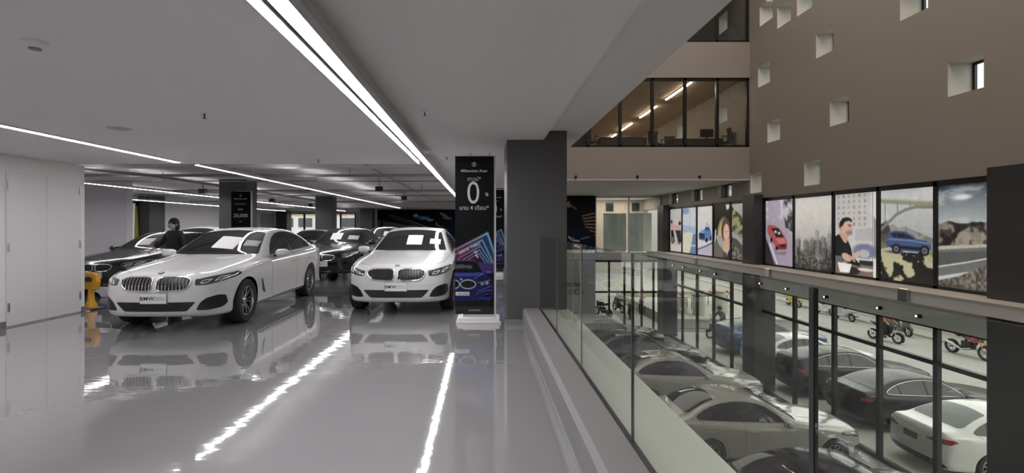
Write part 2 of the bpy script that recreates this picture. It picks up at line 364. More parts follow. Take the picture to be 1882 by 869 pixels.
def niche_wall():
    me = bpy.data.meshes.new('w'); bm = bmesh.new()
    WT = .54; x0, x1 = FAC-.04, FAC+WT
    ys = sorted({-4.0, 33.0} | {round(n[0]+s*n[2]/2, 4) for n in NICHES for s in (-1,1)})
    zs = sorted({2.46, 14.0} | {round(n[1]+s*n[3]/2, 4) for n in NICHES for s in (-1,1)})
    def hole(y, z): return any(abs(y-n[0]) < n[2]/2-1e-4 and abs(z-n[1]) < n[3]/2-1e-4 for n in NICHES)
    H = [[hole((a+b)/2, (c+d)/2) for c, d in zip(zs[:-1], zs[1:])] for a, b in zip(ys[:-1], ys[1:])]
    V = {}
    def vt(x, y, z):
        k = (x, y, z)
        if k not in V: V[k] = bm.verts.new(k)
        return V[k]
    nI, nJ = len(ys)-1, len(zs)-1
    solid = lambda i, j: 0 <= i < nI and 0 <= j < nJ and not H[i][j]
    for i in range(nI):
        for j in range(nJ):
            if H[i][j]: continue
            a, b, c, d = ys[i], ys[i+1], zs[j], zs[j+1]
            for x in (x0, x1): bm.faces.new([vt(x,a,c), vt(x,b,c), vt(x,b,d), vt(x,a,d)])
            if not solid(i-1,j): bm.faces.new([vt(x0,a,c), vt(x0,a,d), vt(x1,a,d), vt(x1,a,c)])
            if not solid(i+1,j): bm.faces.new([vt(x0,b,c), vt(x0,b,d), vt(x1,b,d), vt(x1,b,c)])
            if not solid(i,j-1): bm.faces.new([vt(x0,a,c), vt(x0,b,c), vt(x1,b,c), vt(x1,a,c)])
            if not solid(i,j+1): bm.faces.new([vt(x0,a,d), vt(x0,b,d), vt(x1,b,d), vt(x1,a,d)])
    bmesh.ops.recalc_face_normals(bm, faces=bm.faces); bmesh.ops.dissolve_limit(bm, angle_limit=.01, verts=bm.verts, edges=bm.edges)
    bmesh.ops.triangulate(bm, faces=bm.faces)
    bm.to_mesh(me); bm.free(); me.materials.append(m_beige); me.materials.append(mat('niche_daylight_tone', (.62,.59,.55), .7)); me.polygons.foreach_set('material_index', [1 if abs(p.normal.x) < .5 and x0 < p.center.x < x1 and -3.9 < p.center.y < 32.9 and 2.5 < p.center.z < 13.9 else 0 for p in me.polygons]); return me  # niche insides paler: daylight from their windows put into the colour
link('wall_right', niche_wall(), kind='structure')
for k, (y, z, w_, h_) in enumerate(NICHES):
    f = MB(); a, b2, c, d = y-w_/2, y+w_/2, z-h_/2, z+h_/2; X0, X1 = (FAC+.48, FAC+.54) if w_ < 1 else (FAC+.14, FAC+.20)
    f.box(X0,X1,a,a+.05,c,d).box(X0,X1,b2-.05,b2,c,d).box(X0,X1,a,b2,c,c+.05).box(X0,X1,a,b2,d-.05,d)
    if w_ > 1: 
        for q in (.22,.74): f.box(X0,X1,a+w_*q-.14,a+w_*q+.14,c,d)
    o = struct('window_%d' % (k+10), f, m_black); MB().box(X0+.02,X0+.03,a+.04,b2-.04,c+.04,d-.04).build('pane', m_wglass, o)
# ---------------------------------------------------------------- facade: sill beam, header, pillars, mullions
sbox('trim_sill_beam', mat('sill_beam_paint', (.58,.56,.54), .6), 9.02, FAC+.05, -4, 27.6, -.12, .12)
sbox('trim_sill_top', mat('pale_sill_top', (.58,.53,.48), .5), 9.00, FAC+.05, -4, 27.6, .12, .135)
sbox('trim_header', mat('header_grey_paint', (.72,.72,.70), .5), 9.70, FAC+.05, -4, 27.6, -.68, -.12)
def fpillar(y0, y1):
    MB().box(9.5,10.25,y0,y1,LOW,-.12).box(9.5,10.25,y0,y1,.135,2.60).build('trim_pillar', m_pillar, kind='structure', bevel=.01)
fpillar(8.30, 9.45); fpillar(17.55, 18.35); fpillar(26.4, 27.3); fpillar(-1.0, -.1)
MY = [9.57+1.3, 12.45, 14.05, 15.83]; MYF = [19.85, 21.4, 23.05, 24.75]
allm = MY+MYF+[0.8,2.4,4.0,5.6,7.2]
fr = MB()
for y in allm: fr.box(FAC-.05,FAC+.05,y-.055,y+.055,LOW,-.66)
zt = 1.5-.3025*FAC
for (a, c) in ((-.1,8.3),(9.45,17.55),(18.35,26.4)):
    fr.box(FAC-.06,FAC+.06,a,c,zt-.05,zt+.05).box(FAC-.06,FAC+.06,a,c,LOW,LOW+.09).box(FAC-.05,FAC+.05,a,c,-.74,-.66)
wo = struct('window_30', fr, m_dark)
MB().box(FAC-.006,FAC+.006,-.1,8.3,LOW+.05,-.7).box(FAC-.006,FAC+.006,9.45,17.55,LOW+.05,-.7).box(FAC-.006,FAC+.006,18.35,26.4,LOW+.05,-.7).build('pane', m_fglass, wo)
# frame carrying the poster row
fr = MB()
for y in MY+MYF+[9.50,17.50,18.4,26.35]: fr.box(FAC-.05,FAC+.06,y-.05,y+.05,.135,2.46)
for (a, c) in ((9.45,17.55),(18.35,26.4)): fr.box(FAC-.05,FAC+.06,a,c,.135,.20).box(FAC-.05,FAC+.06,a,c,2.36,2.48)
fr.box(FAC-.05,FAC+.06,-4,8.3,.135,2.48); struct('window_31', fr, m_black)
# uplights on the sill beam, added lamps under it standing in for spots reflected in the glass
for y, t in ((21.2,'far off beyond the facade pillar'),(15.8,'under the red convertible poster'),(10.7,'under the desert road poster')):
    o = thing('wall_uplight', 'square metal uplight on the sill beam, '+t, 'wall lamp', (9.02,y,.02), group='uplights on the sill beam')
    MB().box(-.07,0,-.12,.12,-.13,.13).build('housing', m_steel, o, bevel=.006)
    MB().box(-.055,-.01,-.10,.10,.128,.134).build('lens', mat('warm_lens', (1,.9,.7), .4, emit=(1,.82,.6), es=.8), o)
SP = [(17.4,'leftmost of those right of the far pillar'),(15.9,'under the city skyline poster'),(14.1,'under the gap before the poster of the man'),(12.2,'under the poster with the blue car'),(11.1,'under the desert road poster'),
      (25.4,'farthest one by the corner'),(24.1,'second from the far corner'),(22.2,'under the blue car poster beyond the pillar'),(20.8,'under the portrait poster')]
for y, t in SP:
    o = thing('spotlight', 'small bright lamp added on the grey header for a spot reflected in the glass, '+t, 'spotlight', (9.70,y,-.50), group='lamps for reflected spots on the header')
    MB().lathe([(.0,-.10),(.035,-.10),(.045,-.03),(.045,0),(.0,0)], axis='x', n=14).build('housing', m_dark, o, smooth=40)
    MB().lathe([(.0,-.104),(.022,-.104),(.022,-.1)], axis='x', n=14).build('lens', mat('spot_reflection_glow', (1,1,.95), .3, emit=(1,.96,.85), es=7), o)
# ---------------------------------------------------------------- far end of the atrium (y=27.6)
YB = 27.6
sbox('floor_1', m_ledge, 1.31, 10.2, YB, 36, -.38, 0)
sbox('wall_end_upper', mat('end_room_paint', (.50,.42,.36), .8), 1.6, 10.2, 31.0, 31.2, 0, 3.1)
sbox('ceiling_9', m_white, 1.6, 10.2, YB, 36, 3.1, 3.2)
w = MB().box(6.18,6.24,YB,YB+.08,0,3.1).box(8.0,8.07,YB,YB+.08,0,3.1).box(9.74,9.82,YB,YB+.08,0,3.1).box(6.18,9.82,YB,YB+.08,3.04,3.1).box(6.18,9.82,YB,YB+.08,0,.05)
wo = struct('window_5', w, mat('pale_metal_frame', (.55,.54,.52), .4)); MB().box(6.2,9.8,YB+.03,YB+.042,.05,3.06).build('pane', m_wglass, wo)
m_frost = mat('frosted_glass', (.72,.75,.64), .45)
MB().box(6.75,8.03,YB+.5,YB+.52,.05,2.2).box(8.12,9.0,YB+.5,YB+.52,.05,2.22).box(9.02,9.5,YB+.62,YB+.64,.05,2.22).build('wall_frosted_screen', m_frost, kind='structure')
w = MB()
for x in (6.3,7.6,9.2): w.box(x,x+.45,30.93,30.99,2.42,2.92).box(x+.2,x+.23,30.90,30.93,2.42,2.92)
struct('window_6', w, mat('dark_end_window', (.03,.035,.03), .2))  # plain dark panes
# ground floor end glazing
fr = MB()
for x in (1.35,2.7,4.3,6.1,6.95,7.8,8.75,9.4): fr.box(x-.05,x+.05,YB,YB+.1,LOW,-.38)
fr.box(1.31,9.6,YB,YB+.1,-2.2,-2.1).box(1.31,9.6,YB,YB+.1,LOW,LOW+.08).box(1.31,9.6,YB,YB+.1,-.5,-.38)
wo = struct('window_7', fr, m_dark); MB().box(1.31,9.5,YB+.04,YB+.052,LOW+.05,-.42).build('pane', m_fglass, wo)
# ---------------------------------------------------------------- ground floor
sbox('floor_2', m_lowfloor, -6, FAC, -4, YB, LOW-.3, LOW)
sbox('wall_low_left', m_white, -6.2, -6, -4, YB, LOW, -.35)
sbox('wall_low_end', m_white, -6, 1.3, YB, YB+.2, LOW, -.35)
# ---------------------------------------------------------------- LED lines (top level things)
def led(x0, x1, y0, y1, z, label, hang=None, group='LED line lights', up=False, flush=False):
    o = thing('linear_light', label, 'ceiling light', ((x0+x1)/2, (y0+y1)/2, z), group=group)
    w_ = (x1-x0)/2; l_ = (y1-y0)/2; H_ = .014 if flush else .07
    MB().box(-w_,w_,-l_,l_,0,.006).build('diffuser', m_led, o)
    MB().box(-w_-.005,-w_,-l_,l_,.001,H_).box(w_,w_+.005,-l_,l_,.001,H_).box(-w_,w_,-l_,l_,.0065,.012 if flush else .05).build('housing', m_alu, o)
    if up: MB().box(-w_,w_,-l_,l_,.051,.056).build('upward_fill', mat('led_ceiling_fill', (1,1,1), .5, emit=(1.0,.985,1.0), es=LED*.22), o)  # upward glow added to brighten the unfinished ceiling
    if hang:
        n = max(2, int((y1-y0)/4))
        for i in range(n): y = -l_+(i+.5)*2*l_/n; MB().cyl((0,y,.06),(0,y,hang-z-.002),.006,6).build('suspension_wire', m_alu, o)
    return o
led(-1.050,-.955,-3.5,8.9,2.60,'bright white LED line overhead, nearest of the long ceiling lines', 2.81)
led(-1.050,-.955,8.95,25,2.60,'continuation of the nearest LED line, running back behind the tall black banner', 2.81)
led(-1.083,-1.062,-3.5,8.3,2.534,'thin glowing strip added for the lit edge of the lowered ceiling left of the brightest line', flush=True)  # glow stands in for the lit step beside the main line
led(-5.04,-4.96,-3.5,8.2,2.535,'LED line on the lowered ceiling towards the white doors', flush=True)
led(-5.03,-4.97,8.75,30,2.56,'suspended LED line running back over the white sedan under the unfinished ceiling', 3.12, up=True)
led(-9.93,-9.87,8.95,35.9,2.56,'suspended LED line over the black coupe and the person', 3.12, up=True)
led(-14.23,-14.17,8.95,16.3,2.56,'unseen LED line added behind the cabinet wall to brighten the partition', 3.12, up=True)  # hidden lamp added to brighten the partition wall
led(-14.23,-14.17,18.9,35.9,2.56,'farthest suspended LED line along the left wall', 3.12, up=True)
for k, (a, c) in enumerate(((19.0,21.6),(22.8,25.2),(26.6,28.8),(29.8,32))):
    o = thing('office_light', 'warm linear ceiling light in the upper office, number %d from the window, %s' % (k+1, ('longest looking','just behind it','shorter looking','last at the back')[k]), 'ceiling light', (7.9,(a+c)/2,6.93), group='upper office lights')
    o['label'] = 'warm linear light on the upper office ceiling, '+('nearest to the black window frames','second from the window frames','third from the window frames','farthest back')[k]
    MB().box(-.035,.035,-(c-a)/2,(c-a)/2,0,.03).build('diffuser', mat('warm_led', (1,1,1), .5, emit=(1,.80,.60), es=26), o)
    MB().box(-.05,.05,-(c-a)/2-.02,(c-a)/2+.02,.03,.07).build('housing', m_alu, o)
# ceiling services on the unfinished slab
m_pipe = mat('painted_conduit', (.33,.32,.315), .6)
PIPES = [('long pipe crossing the unfinished ceiling nearest its front edge', [(-17,10.0,3.0),(-1.4,10.0,3.0)], .035),
 ('second pipe crossing the unfinished ceiling', [(-17,11.6,2.95),(-1.4,11.6,2.95)], .022),
 ('sprinkler main crossing the ceiling above the black sedan', [(-17,14.2,2.93),(-1.4,14.2,2.93)], .04),
 ('conduit crossing just in front of the first grey column', [(-17,16.6,2.98),(-1.4,16.6,2.98)], .02),
 ('pipe crossing the ceiling behind the first grey column', [(-17,20.2,2.92),(-1.4,20.2,2.92)], .04),
 ('thin pipe crossing midway between the grey columns', [(-17,24.0,2.95),(-1.4,24.0,2.95)], .03),
 ('pipe crossing the ceiling near the middle grey column', [(-17,29.0,2.9),(-1.4,29.0,2.9)], .04),
 ('long pipe running away from the camera left of the suspended LED line', [(-6.8,8.6,2.98),(-6.8,35,2.98)], .03),
 ('paired conduit running away beside the nearest LED line', [(-2.9,8.6,3.0),(-2.9,35,3.0)], .022),
 ('left pipe of the run above the black coupe', [(-11.6,9,2.9),(-9.2,14,2.9),(-9.2,30,2.9)], .045)]
for lb, p, r in PIPES:
    MB().tube(p, r, 8).build('ceiling_pipe', m_pipe, label=lb, cat='pipe', group='ceiling pipes', smooth=40)
for k, (x, y) in enumerate(((-3.6,13.5),(-6.2,11.9),(-2.4,19.5),(-9.6,15.0),(-12.4,15.5),(-7.5,20.5),(-4.2,24))):
    MB().cyl((x,y,3.12),(x,y,2.84),.012,6).box(x-.3,x+.3,y-.012,y+.012,2.84,2.86).build('pipe_hanger', m_pipe, label='thin rod hanger with a crossbar, '+('left of the camera-like black box','near the first LED joint','far right one by the mural','beside the first grey column','over the black coupe','behind the white sedan roof','far one before the mural')[k], cat='hanger', group='ceiling pipe hangers')
for (px, py, lb) in ((697,347,'black boxed projector near the LED line'),(743,364,'black boxed projector farther back towards the mural'),(500,368,'small black speaker box left of the first column gap'),(571,377,'small black speaker box just left of the middle column'),(373,351,'small black box under the pipes over the white sedan')):
    h = 2.75; y = (h-1.5)*920/(415-py); x = (px-888)*y/920
    o = thing('ceiling_speaker', lb+', hung from the ceiling', 'speaker', (x,y,h))
    MB().box(-.12,.12,-.09,.09,-.08,.08).build('housing', m_black, o, bevel=.01)
    MB().cyl((0,0,.08),(0,0,.36),.012,6).build('bracket', m_black, o)
# sprinklers, smoke detector, round speaker on the ceilings
def sprinkler(x, y, z, lb):
    o = thing('sprinkler', lb, 'sprinkler', (x,y,z))
    MB().lathe([(0,0),(.045,0),(.042,-.006),(0,-.006)], n=16).build('rosette', m_alu, o, smooth=40)
    MB().cyl((0,0,-.005),(0,0,-.045),.008,8).cyl((0,0,-.045),(0,0,-.05),.022,12).build('head', mat('dark_chrome', (.12,.12,.12), .3, metal=1), o)
sprinkler(-2.6,4.67,2.55,'small sprinkler head alone on the lowered ceiling left of the bright LED line')
sprinkler(-.67,5.74,2.81,'sprinkler head on the ceiling between the bright LED line and the dark column')
sprinkler(-.69,9.5,2.81,'sprinkler head just left of the top of the tall black banner')
sprinkler(-2.6,7.9,2.55,'sprinkler head at the back edge of the lowered ceiling')
o = thing('smoke_detector', 'round white smoke detector on the ceiling at upper left', 'smoke detector', (-2.56,2.86,2.55))
MB().lathe([(0,0),(.064,0),(.064,-.012),(.048,-.032),(.03,-.036)], n=28).build('base', m_ceil, o, smooth=40)
MB().lathe([(0,-.034),(.03,-.034),(.03,-.044),(0,-.046)], n=20).build('sensor', mat('grey_plastic', (.2,.2,.2), .5), o, smooth=40)
o = thing('ceiling_speaker', 'flat round white speaker grille in the ceiling above the left LED line', 'speaker', (-3.93,5.4,2.55))
MB().lathe([(0,-.006),(.10,-.006),(.12,0),(0,.0)], n=32).build('grille', mat('speaker_grille', (.42,.41,.41), .6), o, smooth=40)
for k, x in enumerate((3.41,5.67,7.96)):
    MB().cyl((x,18.44,3.31),(x,18.37,3.31),.045,14).build('soffit_spotlight', m_black, label='small black round fitting low on the atrium gallery wall, '+('nearest the dark column','the middle one','nearest the perforated wall')[k], cat='spotlight', group='round fittings on the gallery edge')
# ---------------------------------------------------------------- glass balustrade: every pane a thing
JY = [-1.0,-.25,1.294,2.87,4.37,5.83,7.55]
names = ['pane nearest the camera at the lower right','second pane, right of the thick dark joint','wide pane between the two dark joints','pane left of the dark joint, showing the banner reflection','narrow looking pane beside the curb','farthest pane against the dark column']
for i in range(len(JY)-1):
    a, c = JY[i]+.006, JY[i+1]-.006
    o = thing('balustrade_glass', 'clear glass balustrade '+names[i], 'glass balustrade', (.86,(a+c)/2,.25), group='balustrade panes')
    MB().box(-.006,.006,-(c-a)/2,(c-a)/2,-.02,1.09).build('pane', m_glass, o)
    MB().box(-.0065,.0065,-(c-a)/2-.006,-(c-a)/2+(.012 if i in (2,3) else 0),-.02,1.09).build('joint', m_black if i in (2,3) else mat('green_glass_edge', (.10,.14,.12), .2), o)
sbox('trim_4', m_black, .845, .875, -1, 7.55, .25, .258)
# ---------------------------------------------------------------- outside: ground, street, far buildings
m_road = mat('street_concrete', (.40,.39,.37), .85, noise=(.35,.10))
m_pave = mat('forecourt_tiles', (.46,.44,.40), .7, noise=(.5,.08))
sbox('floor_3', m_pave, FAC, 16.5, -25, 27.5, LOW-.32, LOW-.02)
sbox('floor_4', m_road, 16.5, 22.9, -25, 70, LOW-.32, LOW-.02)
sbox('floor_5', m_pave, -40, 16.5, 27.75, 70, LOW-.32, LOW-.02)
sbox('floor_6', m_pave, 22.9, 24.1, -25, 70, LOW-.32, LOW+.10)
sbox('floor_7', m_road, -80, 120, -60, 140, LOW-.8, LOW-.4)
sbox('wall_street', mat('street_wall_paint', (.52,.51,.49), .85, noise=(.5,.10)), 24.1, 24.4, -25, 39.5, LOW, -.3)
# ================================================================ cars
def pchip(X, Y, x):
    X = np.asarray(X, float); Y = np.asarray(Y, float)
    if Y.ndim == 1: Y = Y[:, None]
    h = np.diff(X)[:, None]; d = np.diff(Y, axis=0)/h; m = np.zeros_like(Y)
    a, b = d[:-1], d[1:]; w1 = 2*h[1:]+h[:-1]; w2 = h[1:]+2*h[:-1]
    ok = (a*b > 0); 
    with np.errstate(divide='ignore', invalid='ignore'): mm = (w1+w2)/(w1/a+w2/b)
    m[1:-1] = np.where(ok, mm, 0); m[0] = d[0]; m[-1] = d[-1]
    x = np.asarray(x, float); i = np.clip(np.searchsorted(X, x, side='right')-1, 0, len(X)-2)
    t = ((x-X[i])/(X[i+1]-X[i]))[:, None]; H = h[i]
    return (2*t**3-3*t**2+1)*Y[i]+(t**3-2*t**2+t)*H*m[i]+(-2*t**3+3*t**2)*Y[i+1]+(t**3-t**2)*H*m[i+1]
CAR_L = 4.94
#        s     zb    zt    w    zsh
BASE = [(0.00,.530,.530,.76,.530),(.008,.40,.660,.78,.60),(.025,.30,.715,.80,.655),(.06,.245,.765,.82,.70),(.12,.215,.805,.845,.735),
 (.24,.200,.845,.875,.768),(.45,.19,.880,.90,.80),(.70,.19,.915,.922,.832),(.95,.19,.945,.93,.858),(1.25,.19,.978,.932,.885),
 (1.52,.19,1.008,.932,.905),(1.66,.19,1.035,.932,.915),(1.82,.19,1.115,.932,.925),(2.02,.19,1.225,.932,.933),(2.22,.19,1.325,.932,.94),
 (2.42,.19,1.405,.932,.945),(2.62,.19,1.450,.932,.95),(2.9,.19,1.475,.932,.955),(3.2,.19,1.472,.932,.962),(3.5,.19,1.445,.932,.97),
 (3.75,.19,1.395,.932,.978),(3.95,.19,1.335,.932,.985),(4.15,.195,1.255,.93,.99),(4.32,.20,1.175,.925,.995),(4.45,.205,1.135,.915,1.0),
 (4.62,.215,1.122,.90,1.0),(4.78,.23,1.118,.885,.985),(4.84,.26,1.07,.875,.96),(4.88,.30,.98,.865,.90),(4.915,.36,.85,.85,.78),(4.94,.60,.60,.82,.60)]
def profile(kind):
    T = [list(r) for r in BASE]
    f = {'sedan': None,
         'gt': [(2.9,1.475),(3.5,1.46),(3.9,1.415),(4.2,1.36),(4.5,1.285),(4.70,1.235),(4.76,1.215),(4.80,1.12),(4.84,1.02),(4.88,.94)],
         'suv': [(2.9,1.475),(3.5,1.475),(4.0,1.455),(4.4,1.42),(4.6,1.39),(4.68,1.36),(4.76,1.22),(4.82,1.08),(4.88,.95)],
         'coupe': [(2.62,1.45),(2.9,1.465),(3.2,1.45),(3.5,1.40),(3.8,1.325),(4.1,1.235),(4.35,1.16),(4.6,1.115),(4.78,1.105),(4.84,1.05)]}[kind]
    if f:
        fx = [p[0] for p in f]; fz = [p[1] for p in f]
        for r in T:
            if fx[0] <= r[0] <= fx[-1]: r[2] = float(np.interp(r[0], fx, fz))
    return np.array(T)
def body_grid(kind, sub=5, nsec=5):
    T = profile(kind); u = np.arange(len(T)); uu = np.linspace(0, len(T)-1, (len(T)-1)*sub+1); T = pchip(u, T, uu)
    rows = []
    for s, zb, zt, w, zsh in T:
        H = zsh-zb; cab = np.clip((s-1.5)/.4, 0, 1)*np.clip((4.5-s)/.3, 0, 1)
        ysh = w-.030-.022*cab; y8 = ysh-.05; z8 = zsh+.018*min(1, (zt-zsh)/.06)
        t = np.clip((zt-(zsh+.085))/(1.475-.95-.085), 0, 1)
        k = min(1, (zt-zsh)/.09); zr = max(zt-(.040+.018*t)*k, z8+.002); yr = (.76+(.575-.76)*t)*w/.932
        hood = np.clip((1.6-s)/.2, 0, 1)*np.clip(s/.3, 0, 1)
        z11 = zr+.62*(zt-zr)+.004*hood; z12 = zt-.006*k+.010*hood
        P = [(0,zb),(.6*w,zb),(.90*w,zb+.03*H),(.968*w,zb+.13*H),(.978*w,zb+.33*H),(.996*w,zb+.56*H),(w,zb+.70*H),(.988*w,zb+.86*H),(ysh,zsh),(y8,z8),
             (y8+(yr-y8)*.5+.016*t,z8+(zr-z8)*.52),(yr+.012*t,zr-.012*t),(yr*.93,zr+.35*(zt-zr)),(yr*.74,z11),(yr*.42,z12),(0,zt)]
        rows.append(P)
    R = np.array(rows); n = R.shape[1]
    vv = np.linspace(0, n-1, (n-1)*nsec+1)
    F = pchip(np.arange(n), R.transpose(1,0,2).reshape(n, -1), vv).reshape(len(vv), len(T), 2).transpose(1,0,2)
    sc = T[:, 0][:, None]; Y = F[..., 0]; Z = F[..., 1]
    bf = .10*(Y/.9)**2+.36*(Y/.93)**6; br = .09*(Y/.9)**2+.24*(Y/.93)**6
    X = sc+bf*np.clip(1-sc/1.25, 0, 1)**1.6-br*np.clip(1-(CAR_L-sc)/1.1, 0, 1)**1.6
    return X, Y, Z
def body_mesh(kind):
    X, Y, Z = body_grid(kind); ns, nv = X.shape; bm = bmesh.new()
    V = [[bm.verts.new((Y[i,j], X[i,j], Z[i,j])) for j in range(nv)] for i in range(ns)]
    W = [[V[i][j] if abs(Y[i,j]) < 1e-6 else bm.verts.new((-Y[i,j], X[i,j], Z[i,j])) for j in range(nv)] for i in range(ns)]
    for G, fl in ((V, 0), (W, 1)):
        for i in range(ns-1):
            for j in range(nv-1):
                q = [G[i][j], G[i+1][j], G[i+1][j+1], G[i][j+1]]
                q = [a for k, a in enumerate(q) if a not in q[:k]]
                if len(q) > 2:
                    try: bm.faces.new(q[::-1] if fl else q)
                    except ValueError: pass
    bmesh.ops.remove_doubles(bm, verts=bm.verts, dist=2e-5)
    bmesh.ops.recalc_face_normals(bm, faces=bm.faces)
    return bm
WELLS = ((.86, .372), (3.835, .372))
def cut_wells(me, zc=.34):
    o = bpy.data.objects.new('tmp', me); COL.objects.link(o); me.materials.clear(); me.materials.append(mat('tmpA')); me.materials.append(mat('tmpB'))
    c = MB()
    for s, r in WELLS:
        for sg in (-1, 1):
            c.cyl((sg*.60, s, zc), (sg*1.10, s, zc), r, 48)
            c.box(*sorted((sg*.60, sg*1.10)), s-r*.98, s+r*.98, 0.0, zc-.12)
    cme = bpy.data.meshes.new('c')
    ops = []
    for k in range(0, 0): pass
    co = []
    for s, r in WELLS:
        for sg in (-1, 1):
            n = 40; prof = [(s-r, .0)]+[(s-r*math.cos(math.pi*i/n), zc+r*math.sin(math.pi*i/n)) for i in range(n+1)]+[(s+r, .0)]
            q = MB().prism(prof, 'x', *sorted((sg*.58, sg*1.15)))
            x = q.build('tmpc', mat('tmpA')); x.data.materials.append(mat('tmpB'))
            for p in x.data.polygons: p.material_index = 1
            m = o.modifiers.new('b', 'BOOLEAN'); m.operation = 'DIFFERENCE'; m.object = x; m.solver = 'EXACT'; m.material_mode = 'INDEX'; co.append(x)
    bpy.context.view_layer.update(); dg = bpy.context.evaluated_depsgraph_get()
    out = bpy.data.meshes.new_from_object(o.evaluated_get(dg)); bpy.data.objects.remove(o)
    for x in co: bpy.data.objects.remove(x)
    return out
class CarShape:
    """one body style: cut body mesh plus draping helpers. Local frame: x lateral, y = s along the car from the nose, z up"""
    def __init__(s, kind):
        bm = body_mesh(kind); s.bvh = BVHTree.FromBMesh(bm); me = bpy.data.meshes.new('body'); bm.to_mesh(me); bm.free()
        s.body = cut_wells(me); s.kind = kind; s.cache = {}
    def hit(s, p, view, sg=1):
        """p in the 2D plane of the view -> point and normal on the body"""
        if view == 'front': o, d = (p[0]*sg, -1, p[1]), (0,1,0)
        elif view == 'rear': o, d = (p[0]*sg, 7, p[1]), (0,-1,0)
        elif view == 'side': o, d = (sg*2, p[0], p[1]), (-sg,0,0)
        else: o, d = (p[0]*sg, p[1], 3), (0,0,-1)
        h = s.bvh.ray_cast(Vector(o), Vector(d))
        if h[0] is None:
            n = s.bvh.find_nearest(Vector(o)+Vector(d)*1.2); return n[0], n[1]
        return h[0], h[1]
    def drape(s, mb, poly, view, off=.004, step=.05, sg=1, mi=0, skirt=True):
        bm = bmesh.new(); vs = [bm.verts.new((p[0], p[1], 0)) for p in dense(poly, step)]
        bm.faces.new(vs); xs = [p[0] for p in poly]; ys = [p[1] for p in poly]
        for ax, lo, hi in ((0,min(xs),max(xs)),(1,min(ys),max(ys))):
            t = lo+step
            while t < hi-1e-4:
                pc = (t,0,0) if ax == 0 else (0,t,0); pn = (1,0,0) if ax == 0 else (0,1,0)
                bmesh.ops.bisect_plane(bm, geom=bm.verts[:]+bm.edges[:]+bm.faces[:], plane_co=pc, plane_no=pn, dist=1e-5); t += step
        bmesh.ops.triangulate(bm, faces=[f for f in bm.faces if len(f.verts) > 4])
        bm.verts.index_update(); P = []; Q = []
        for v in bm.verts:
            h, n = s.hit((v.co.x, v.co.y), view, sg); P.append(h+n*off); Q.append(h-n*.004)
        fs = [tuple(v.index for v in f.verts) for f in bm.faces]
        if skirt:
            n0 = len(P); P = P+Q
            for e in bm.edges:
                if len(e.link_faces) == 1: a, b = e.verts[0].index, e.verts[1].index; fs.append((a, b, b+n0, a+n0))
        bm.free(); mb.add(P, fs, mi); return mb
    def line(s, mb, pts, view, r=.004, off=0, sg=1, closed=False, step=.04, mi=0, n=6):
        P = []
        for p in dense(pts, step, closed):
            h, nn = s.hit(p, view, sg); P.append(h+nn*off)
        mb.tube(P, r, n, closed, mi); return mb
def dense(poly, step, closed=True):
    out = []; n = len(poly)
    for i in range(n if closed else n-1):
        a = poly[i]; b = poly[(i+1) % n]; L = math.hypot(b[0]-a[0], b[1]-a[1]); k = max(1, int(math.ceil(L/step)))
        for j in range(k): out.append((a[0]+(b[0]-a[0])*j/k, a[1]+(b[1]-a[1])*j/k))
    if not closed: out.append(poly[-1])
    return out
def rnd(poly, r=.02, n=3):
    """round polygon corners"""
    out = []; N = len(poly)
    for i in range(N):
        a, b, c = Vector(poly[i-1]), Vector(poly[i]), Vector(poly[(i+1) % N]); u = (a-b); v = (c-b); q = min(r, u.length*.45, v.length*.45)
        p0 = b+u.normalized()*q; p1 = b+v.normalized()*q
        for k in range(n+1):
            t = k/n; out.append(tuple(p0*(1-t)**2+b*2*t*(1-t)+p1*t*t))
    return out
def clip(poly, ax, val, keep_less):
    out = []; N = len(poly); f = (lambda p: val-p[ax]) if keep_less else (lambda p: p[ax]-val)
    for i in range(N):
        a, b = poly[i], poly[(i+1) % N]; fa, fb = f(a), f(b)
        if fa >= 0: out.append(a)
        if fa*fb < 0: t = fa/(fa-fb); out.append((a[0]+(b[0]-a[0])*t, a[1]+(b[1]-a[1])*t))
    return out
KIDNEY = rnd([(.035,.605),(.030,.752),(.10,.776),(.39,.776),(.485,.735),(.475,.68),(.395,.600),(.10,.588)], .05, 4)
KIDNEY3 = rnd([(.03,.60),(.028,.715),(.08,.735),(.30,.73),(.37,.70),(.36,.64),(.28,.585),(.09,.575)], .05, 4)
LAMP = rnd([(.525,.745),(.62,.768),(.78,.803),(.865,.820),(.895,.79),(.88,.745),(.80,.70),(.68,.668),(.54,.662)], .02, 3)
INTAKE_SIDE = rnd([(.545,.318),(.60,.425),(.67,.485),(.79,.520),(.832,.505),(.838,.39),(.81,.335),(.68,.312)], .025, 3)
INTAKE_MID = rnd([(-.55,.435),(.55,.435),(.43,.305),(-.43,.305)], .03, 3)
